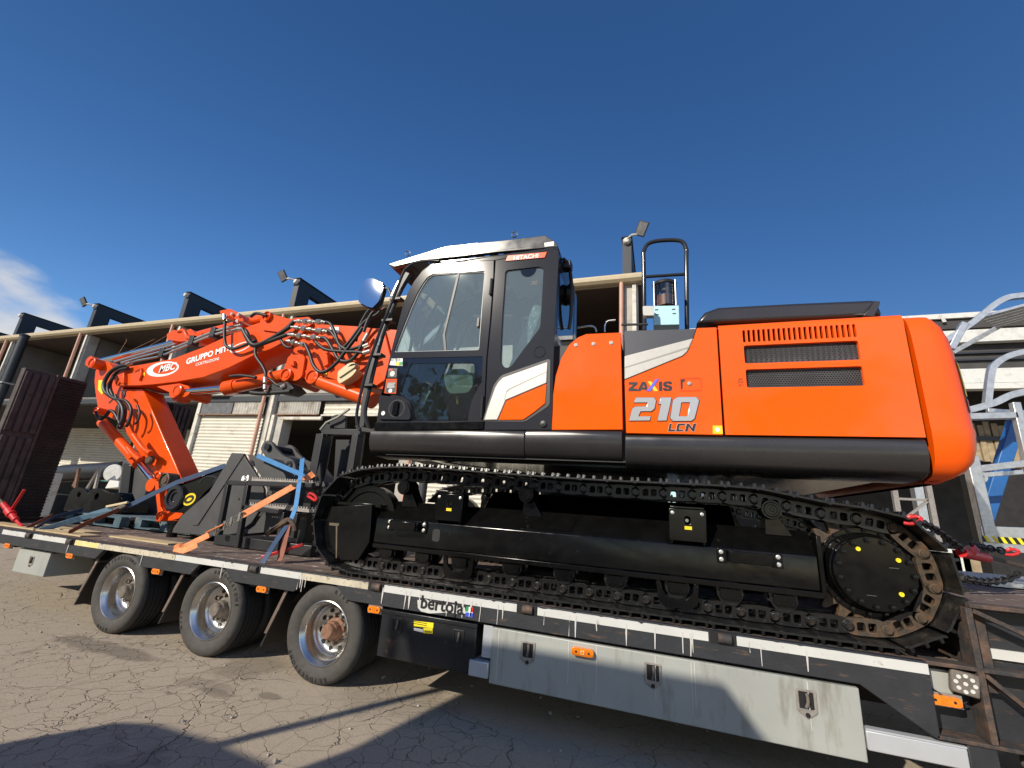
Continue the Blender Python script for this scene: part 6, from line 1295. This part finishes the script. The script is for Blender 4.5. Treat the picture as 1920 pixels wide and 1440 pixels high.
# ================================================================ LASHINGS
def lash(label, cat, mat_, path, w, group='lashing straps', side=(0, 0, 1), smooth=0, name='lashing_strap'):
    o = B().strap(path, w, .005, side, smooth).obj(name, mat_); return tag(o, label, cat, group)
lash('blue strap hanging upright over the bucket ears', 'strap', STRAPB, [(-4.204,4.35,1.888),(-3.842,4,1.675),(-3.791,3.95,1.573),(-3.731,3.9,1.414),(-3.692,3.86,1.304),(-3.665,3.8,1.182)], .052, side=(1, .2, .3), smooth=4)
lash('blue strap slanting from the bucket shell to the upright frame', 'strap', STRAPB, [(-4.755,4.18,1.888),(-4.472,4.16,1.816),(-4.194,4.15,1.742),(-3.904,4.15,1.668)], .055, side=(.2, 0, 1))
lash('dark blue strap end dropping to the deck by the track', 'strap', STRAPD, [(-3.672,3.8,1.181),(-3.612,3.65,1.053),(-3.55,3.5,0.913),(-3.564,3.46,0.815)], .06, side=(1, .2, .2))
lash('brown strap tail beside the dark blue strap end', 'strap', STRAPR, [(-3.664,3.78,1.171),(-3.568,3.68,1.056),(-3.494,3.6,0.937),(-3.465,3.56,0.836)], .06, side=(1, .2, .2))
lash('orange ratchet strap running from the frame down to the deck', 'strap', STRAPO, [(-3.804,4.15,1.703),(-3.886,4.02,1.568),(-4.09,3.85,1.362),(-4.223,3.7,1.205)], .075, side=(.1, .5, .9))
lash('loose orange strap end on the deck edge', 'strap', STRAPO, [(-4.435,3.55,0.992),(-4.547,3.5,0.917),(-4.625,3.46,0.865),(-4.661,3.43,0.869),(-4.672,3.41,0.833),(-4.531,3.4,0.842),(-4.423,3.44,0.905)], .06, side=(.2, .3, 1), smooth=4)
rt = thing('ratchet_buckle', 'steel ratchet buckle with orange webbing in the middle of the orange strap', 'ratchet', [(-4.333,3.62,1.094)][0])
ra, rb2 = Vector([(-4.21,3.7,1.211)][0]), Vector([(-4.45,3.56,0.996)][0])
for o_ in (-.03, .03): B().bar(ra+Vector((0, 0, o_)), rb2+Vector((0, 0, o_)), .02, .012).obj('side_plate', STEELF, rt)
for t_ in (.1, .35, .55, .8): B().cyl(ra.lerp(rb2, t_)+Vector((0, 0, -.045)), ra.lerp(rb2, t_)+Vector((0, 0, .045)), .018, 10).obj('spindle', STEELF, rt)
B().bar(ra.lerp(rb2, .5)+Vector((0, -.03, .0)), rb2+Vector((0, -.035, .02)), .06, .012).obj('handle', STRAPO, rt)
kn = tag(B().tube([(-3.64,3.75,1.194),(-3.719,3.75,1.146),(-3.842,3.75,1.078),(-3.884,3.75,1.028),(-3.858,3.75,1.061),(-3.746,3.75,1.144),(-3.65,3.75,1.204),(-3.56,3.75,1.153),(-3.531,3.75,1.098)], .022, 8, 3).obj('lashing_hook', RUSTLINK), 'tarnished double hook joining the blue and brown straps', 'hook')
lash('dark strap rising from the deck boards to the coupler', 'strap', STRAPD, [(-6.852,4.1,1.099),(-6.63,4.12,1.189),(-6.063,4.2,1.494),(-5.296,4.22,1.747)], .06, side=(.2, 0, 1))
lash('brown red strap from the deck edge to the hitch plates', 'strap', STRAPR, [(-6.585,3.5,0.838),(-6.698,3.7,0.93),(-6.765,4.05,1.097)], .06, side=(.2, 0, 1))
lash('pale blue strap from the deck edge to the hitch plates', 'strap', STRAPL, [(-7.153,3.5,0.816),(-7.199,3.7,0.879),(-7.2,3.9,0.957),(-6.935,4.1,1.114)], .07, side=(.2, 0, 1))
lash('dark strap over the pallet corner nearest the ramps', 'strap', STRAPD, [(-7.264,3.5,0.819),(-7.753,3.9,0.93),(-7.934,4.3,1.032)], .05, side=(.2, 0, 1))
lash('thin brown strap behind the dark strap near the ramps', 'strap', STRAPR, [(-7.418,3.5,0.82),(-7.992,4,0.942)], .05, side=(.2, 0, 1))
bu = thing('strap_buckle', 'brass coloured buckle on the dark strap above the hitch plates', 'ratchet', [(-6.772,4.08,1.138)][0])
B().bar([(-7.014,4.05,1.121)][0], [(-6.674,4.08,1.199)][0], .03, .03).obj('handle', wlp, bu, .006); B().bar([(-6.824,4.05,1.086)][0], [(-6.714,4.1,1.17)][0], .07, .05).obj('frame', HUBD, bu, .006)
# red load binder and chains
rbn = thing('load_binder', 'red ratchet load binder with raised handle at the rear edge of the deck', 'load binder', [(-8.027,3.6,0.909)][0])
B().cyl([(-8.184,3.55,1.065)][0], [(-7.783,3.55,0.893)][0], .035, 12).obj('barrel', RED, rbn, smooth=True); B().bar([(-7.962,3.55,0.986)][0], [(-7.731,3.5,1.27)][0], .03, .02).obj('handle', RED, rbn, .005)
B().cyl([(-8.016,3.55,0.995)][0], [(-7.914,3.55,0.949)][0], .05, 12).obj('ratchet_head', RED, rbn, smooth=True); B().tube([(-7.783,3.55,0.893),(-7.719,3.55,0.866),(-7.659,3.55,0.844),(-7.608,3.55,0.836),(-7.617,3.55,0.816)], .018, 8, 3).obj('hook', RED, rbn, smooth=True); B().tube([(-8.184,3.55,1.065),(-8.27,3.55,1.1),(-8.366,3.55,1.115)], .02, 8, 3).obj('hook', RUSTLINK, rbn, smooth=True)
CHAIN = mat('dark_chain_steel', (.035, .03, .028), .45, metal=.6, var=.3, vscale=60)
def chain(path, label, cat='chain', pitch=.05, r=.008, group='lashing chains'):
    P = spline(path, 8); b = B(); acc = 0; k = 0; prev = P[0]
    pts = [P[0]]
    for p in P[1:]:
        while (p-prev).length >= pitch: prev = prev+(p-prev).normalized()*pitch; pts.append(prev.copy())
    for i in range(len(pts)-1):
        a, c = pts[i], pts[i+1]; t = (c-a).normalized(); s_ = t.cross(Vector((0, 0, 1))).normalized(); u = s_ if i % 2 else t.cross(s_)
        mdl = (a+c)/2; ring = [mdl+t*(pitch*.78*cos(q))+u*(.022*sin(q)) for q in [2*pi*j/8 for j in range(9)]]
        b.tube(ring, r, 5)
    return tag(b.obj('lashing_chain', CHAIN), label, cat, group)
chain([(1.526,3.5,1.57),(1.687,3.7,1.542),(1.853,3.9,1.477),(2.021,4.1,1.413)], 'dark chain running from the red claw hook down behind the sprocket')
chain([(2,4.1,1.223),(2.21,4.3,1.206),(2.442,4.5,1.227),(2.585,4.6,1.284)], 'dark chain lying across the worn neck deck')
chain([(2.169,4.3,1.452),(2.357,4.5,1.44),(2.518,4.6,1.423)], 'short dark chain ending at the red grab hook')
def claw(p, label):
    p = Vector(p); t_ = thing('chain_hook', label, 'hook', p, 'red chain hooks')
    B().tube([p+Vector(v) for v in ((-.05, 0, -.018), (-.015, -.01, -.02), (.025, -.01, -.004), (.04, 0, .014), (.025, .01, .025), (.0, .015, .02))], .0115, 10, 4).obj('claw', RED, t_, smooth=True)
    B().tube([p+Vector(v) for v in ((.0, .015, .02), (-.024, .02, .008), (-.008, .02, .022), (.008, .01, .034))], .010, 8, 3).obj('latch', RED, t_, smooth=True)
    return t_
claw([(1.466,3.42,1.572)][0], 'bright red claw hook on top of the track by the sprocket'); claw([(2.613,4.7,1.418)][0], 'red grab hook on the chain in front of the striped panel')
tag(B().tube([(-3.13,3.4,1.461),(-3.109,3.4,1.477),(-3.056,3.4,1.461),(-3.023,3.4,1.429),(-3.045,3.4,1.418),(-3.1,3.4,1.439),(-3.134,3.4,1.451)], .012, 8, 4).obj('lashing_ring', RED, smooth=True), 'red lashing ring at the front of the track', 'ring')
rb3 = thing('chain_tensioner', 'dark red chain tensioner on the neck deck behind the track', 'load binder', [(2.267,4.4,1.403)][0])
B().cyl([(2.049,4.2,1.395)][0], [(2.344,4.5,1.366)][0], .035, 10).obj('barrel', RED, rb3, smooth=True); B().cyl([(2.134,4.3,1.427)][0], [(2.159,4.3,1.392)][0], .055, 10).obj('head', RED, rb3, smooth=True); B().bar([(2.331,4.5,1.38)][0], [(2.665,4.7,1.322)][0], .02, .025).obj('handle', RUSTLINK, rb3)
rbg = thing('red_binder_bar', 'red bar of a lashing tool on the deck in front of the track', 'load binder', [(-3.481,3.6,0.889)][0])
B().bar([(-3.685,3.55,0.849)][0], [(-3.399,3.75,0.982)][0], .04, .03).obj('bar', RED, rbg, .006)

# ================================================================ GALVANISED WORK PLATFORM ON THE NECK
gp_ = thing('work_platform', 'galvanised access platform frame with hood and striped toe panel at right', 'platform', (3.2, 5.4, 1.12))
def sq(pts, w=.06, n='tube', m_=GALV):
    for a, b in zip(pts, pts[1:]): B().bar(a, b, w, w, up=(0, 1, 0)).obj(n, m_, gp_, .006)
YG = 5.1
B().tube([(2.691,5.1,3.359),(2.832,5.1,3.458),(2.984,5.1,3.578),(3.128,5.1,3.71),(3.232,5.1,3.775),(3.314,5.1,3.79),(3.451,5.1,3.794)], .036, 4, 4).obj('hood_tube', GALV, gp_); B().tube([(3.377,6.3,3.657),(3.685,6.3,3.847),(3.934,6.3,4.002),(4.064,6.3,4.055),(4.259,6.3,4.087)], .036, 4, 3).obj('hood_tube', GALV, gp_)
for k in range(6):
    a, b = [(3.01,5.1,3.588),(3.474,5.1,3.718)]; c, d = [(3.849,6.3,3.939),(4.303,6.3,4.07)]
    t0, t1 = k/6, (k+.86)/6
    A, Bv, Cv, Dv = [Vector(v) for v in (a, b, c, d)]
    p0, p1, p2, p3 = A.lerp(Cv, t0), Bv.lerp(Dv, t0), Bv.lerp(Dv, t1), A.lerp(Cv, t1)
    B().add([p0, p1, p2, p3, p0+Vector((0, 0, .025)), p1+Vector((0, 0, .025)), p2+Vector((0, 0, .025)), p3+Vector((0, 0, .025))], [(0,1,2,3),(4,7,6,5),(0,4,5,1),(1,5,6,2),(2,6,7,3),(3,7,4,0)]).obj('hood_sheet', GALV, gp_)
sq([(2.727,5.1,3.273),(2.879,5.1,3.54)]); B().tube([(2.9,5.1,2.707),(2.983,5.1,3.017),(3.034,5.1,3.106),(3.141,5.1,3.182),(3.301,5.1,3.227)], .036, 4, 4).obj('guard_tube', GALV, gp_)
B().tube([(2.714,5.1,2.646),(2.941,5.1,2.722),(3.088,5.1,2.802),(3.244,5.1,2.84)], .040, 4, 4).obj('guard_tube', GALV, gp_); sq([(2.717,5.1,2.595),(3.092,5.1,2.61)]); sq([(3.101,5.1,2.73),(3.085,5.1,2.033)]); sq([(3.626,5.9,2.842),(3.632,5.9,2.34)])
sq([(2.693,5.1,2.23),(2.697,5.1,1.479)], .09, 'upright'); sq([(2.655,5.1,2.099),(3.096,5.1,2.181)]); sq([(3.292,6.2,2.181),(3.746,6.2,2.246)], .05); sq([(3.514,6.2,2.913),(3.871,6.2,2.882)], .05)
B().lathe([(2.725,5.08,2.043)][0], (0, 1, 0), [(.03, 0), (.055, 0), (.055, .04), (.03, .04)], 20, True).obj('ring_bracket', GALV, gp_, smooth=True)
tz_ = [(2.639,1.616),(2.998,1.627),(2.956,1.411),(2.63,1.44)]
tpn = B().plate(tz_, 5.06, 5.09).obj('toe_panel', GALV, gp_, .004)
z0_, z1_ = 1.484, 1.536; xs0 = 2.633
B().plate([(xs0, z0_), (xs0+.42, z0_), (xs0+.42, z1_), (xs0, z1_)], 5.056, 5.0595).obj('hazard_band', BLKPRINT, tpn)
for k in range(7): B().plate([(xs0+.03+k*.055, z0_), (xs0+.055+k*.055, z0_), (xs0+.032+k*.055, z1_), (xs0+.007+k*.055, z1_)], 5.053, 5.0558).obj('hazard_stripe', YELLOWPLUG, tpn)
B().box(2.641, 4.6, 5.1, 6.4, 1.13, 1.17).obj('platform_floor', GALV, gp_)
tag(B().bar([(3.993,6.6,2.904)][0], [(3.492,6.6,1.731)][0], .13, .10, up=(0, 1, 0)).obj('blue_beam', mat('blue_painted_steel', (.015, .10, .30), .45, var=.15, vscale=6), None, .01), 'slanting blue steel beam behind the galvanised platform', 'beam')
wd = thing('timber_stack', 'upright stack of pale sawn boards strapped together behind the platform', 'timber', (11, 20, 0))
TIMB = mat('sawn_timber', (.30, .23, .14), .8, var=.25, vscale=6)
wx0 = 10.555
for k in range(9): B().box(wx0+k*.20, wx0+k*.20+.17, 20+.04*(k % 2), 20.1+.04*(k % 2), 4.4-.05*k, 5.75-.07*(k % 3)).obj('board', TIMB, wd, .004)
B().box(wx0-.05, wx0+1.85, 19.95, 19.99, 5.05, 5.2).obj('band', BLKPRINT, wd); B().box(wx0-.1, wx0+1.9, 19.9, 20.6, 0, 3.98).obj('rack', GRIME, wd)
rk = thing('storage_rack', 'dim steel storage rack with boxes inside the open shed', 'rack', (4.2, 10, 0))
for x in (4.082, 4.593): B().box(x-.04, x+.04, 9.96, 10.04, 0, 2.6).obj('upright', LATG, rk)
for a, b in (([(4.022,10,1.685),(4.6,10,2.187)]), ([(4.105,10,2.157),(4.596,10,2.159)])): B().bar(a, b, .04, .04).obj('brace', LATG, rk)
rg2 = random.Random(5)
for x_, c_ in ((4.694, WSTEEL), (4.821, WSTEEL), (4.948, TIMB)): B().box(x_-.12, x_+.12, 9.9, 10.2, .9, 1.35).obj('carton', c_, rk, .01)
for k, (xa_, m_) in enumerate(((1660, RED), (1450, WSTEEL), (1475, RED), (1500, WSTEEL), (1555, DECKY))):
    pass
# clutter behind the bed seen below the upper structure
for k, (p_, m_, lb) in enumerate((([(1.76,9,2.364)][0], RED, 'small red carton on a shelf seen under the engine panel'), ([(1.887,9,2.37)][0], WSTEEL, 'white carton next to the red carton under the engine panel'), ([(2.388,9,2.42)][0], WSTEEL, 'lone white carton on the shelf under the counterweight end'))):
    tag(B().box(p_[0]-.10, p_[0]+.10, 9.0, 9.2, p_[2]-.07, p_[2]+.07).obj('carton', m_, None, .01), lb, 'carton')
# ================================================================ YARD CLUTTER LEFT
TEAL = mat('teal_plastic', (.06, .27, .25), .5, var=.1)
tnk = thing('grey_tank', 'long grey cylindrical tank lying in front of the workshop shutters', 'tank', (-16, 8.6, 0))
B().cyl([(-17.369,8.6,1.56)][0], [(-14.657,8.6,1.766)][0], .26, 24).obj('drum', FRAMEM, tnk, smooth=True); B().box(-18.6, -13.8, 8.4, 8.9, 0, .95).obj('cradle', GRIME, tnk)
for i, (p_, lb) in enumerate(((([(-15.491,8,1.23),(-15.514,8,1.698),(-15.399,8,1.191)]), 'small rusty trestle left of the grey tank'), (([(-14.886,8,1.189),(-14.64,8,1.762),(-14.562,8,1.221)]), 'taller pale trestle in front of the grey tank'))):
    tag(B().tube(p_, .05, 6).obj('trestle', (RUSTB, LATG)[i]), lb, 'trestle', 'trestles in the yard')
tb4 = thing('teal_bin', 'teal plastic bin stack beyond the hitch plates', 'bin', [(-16.207,9.2,1.635)][0])
for k, p_ in enumerate(([(-16.229,9.2,1.831)][0], [(-16.314,9.2,1.696)][0], [(-16.491,9.2,1.59)][0])): B().box(p_[0]-.5, p_[0]+.5, 9.2+.1*k, 9.8, p_[2]-.18, p_[2]+.16).obj('crate', TEAL, tb4, .03)
tag(B().lathe([(-14.554,8.3,1.665)][0], (.5, -1, 0), [(0, .02), (.22, .02), (.24, 0), (.24, -.05)], 24).obj('white_disc', WSTEEL, smooth=True), 'round white disc sign beside the teal bins', 'disc')
tag(B().box(-17.2, -15.9, 7.4, 7.9, .0, 1.55).obj('concrete_block', CORR, None, .02), 'pale concrete block behind the left hitch plate', 'block')
tag(B().plate([(-13.285,1.255),(-13.208,1.47),(-12.856,1.46),(-12.781,1.308)], 7.5, 8.0).obj('white_cover', WSTEEL, None, .02), 'creased white cover sheet on the yard behind the hitch', 'cover')
pp = thing('dark_post', 'tall dark green metal post in front of the left workshop bays', 'post', (-26.6, 10.4, 0))
B().cyl((-27.2, 10.4, 0), (-27.2, 10.4, 7.45), .16, 12).obj('shaft', ANTH, pp, smooth=True); B().lathe((-27.2, 10.4, 7.45), (0, 0, 1), [(.18, 0), (.19, .05), (.12, .10), (0, .11)], 12).obj('cap', ANTH, pp, smooth=True)
for z_ in (3.2, 5.2): B().box(-27.42, -26.98, 10.2, 10.6, z_, z_+.06).obj('collar', GALV, pp)
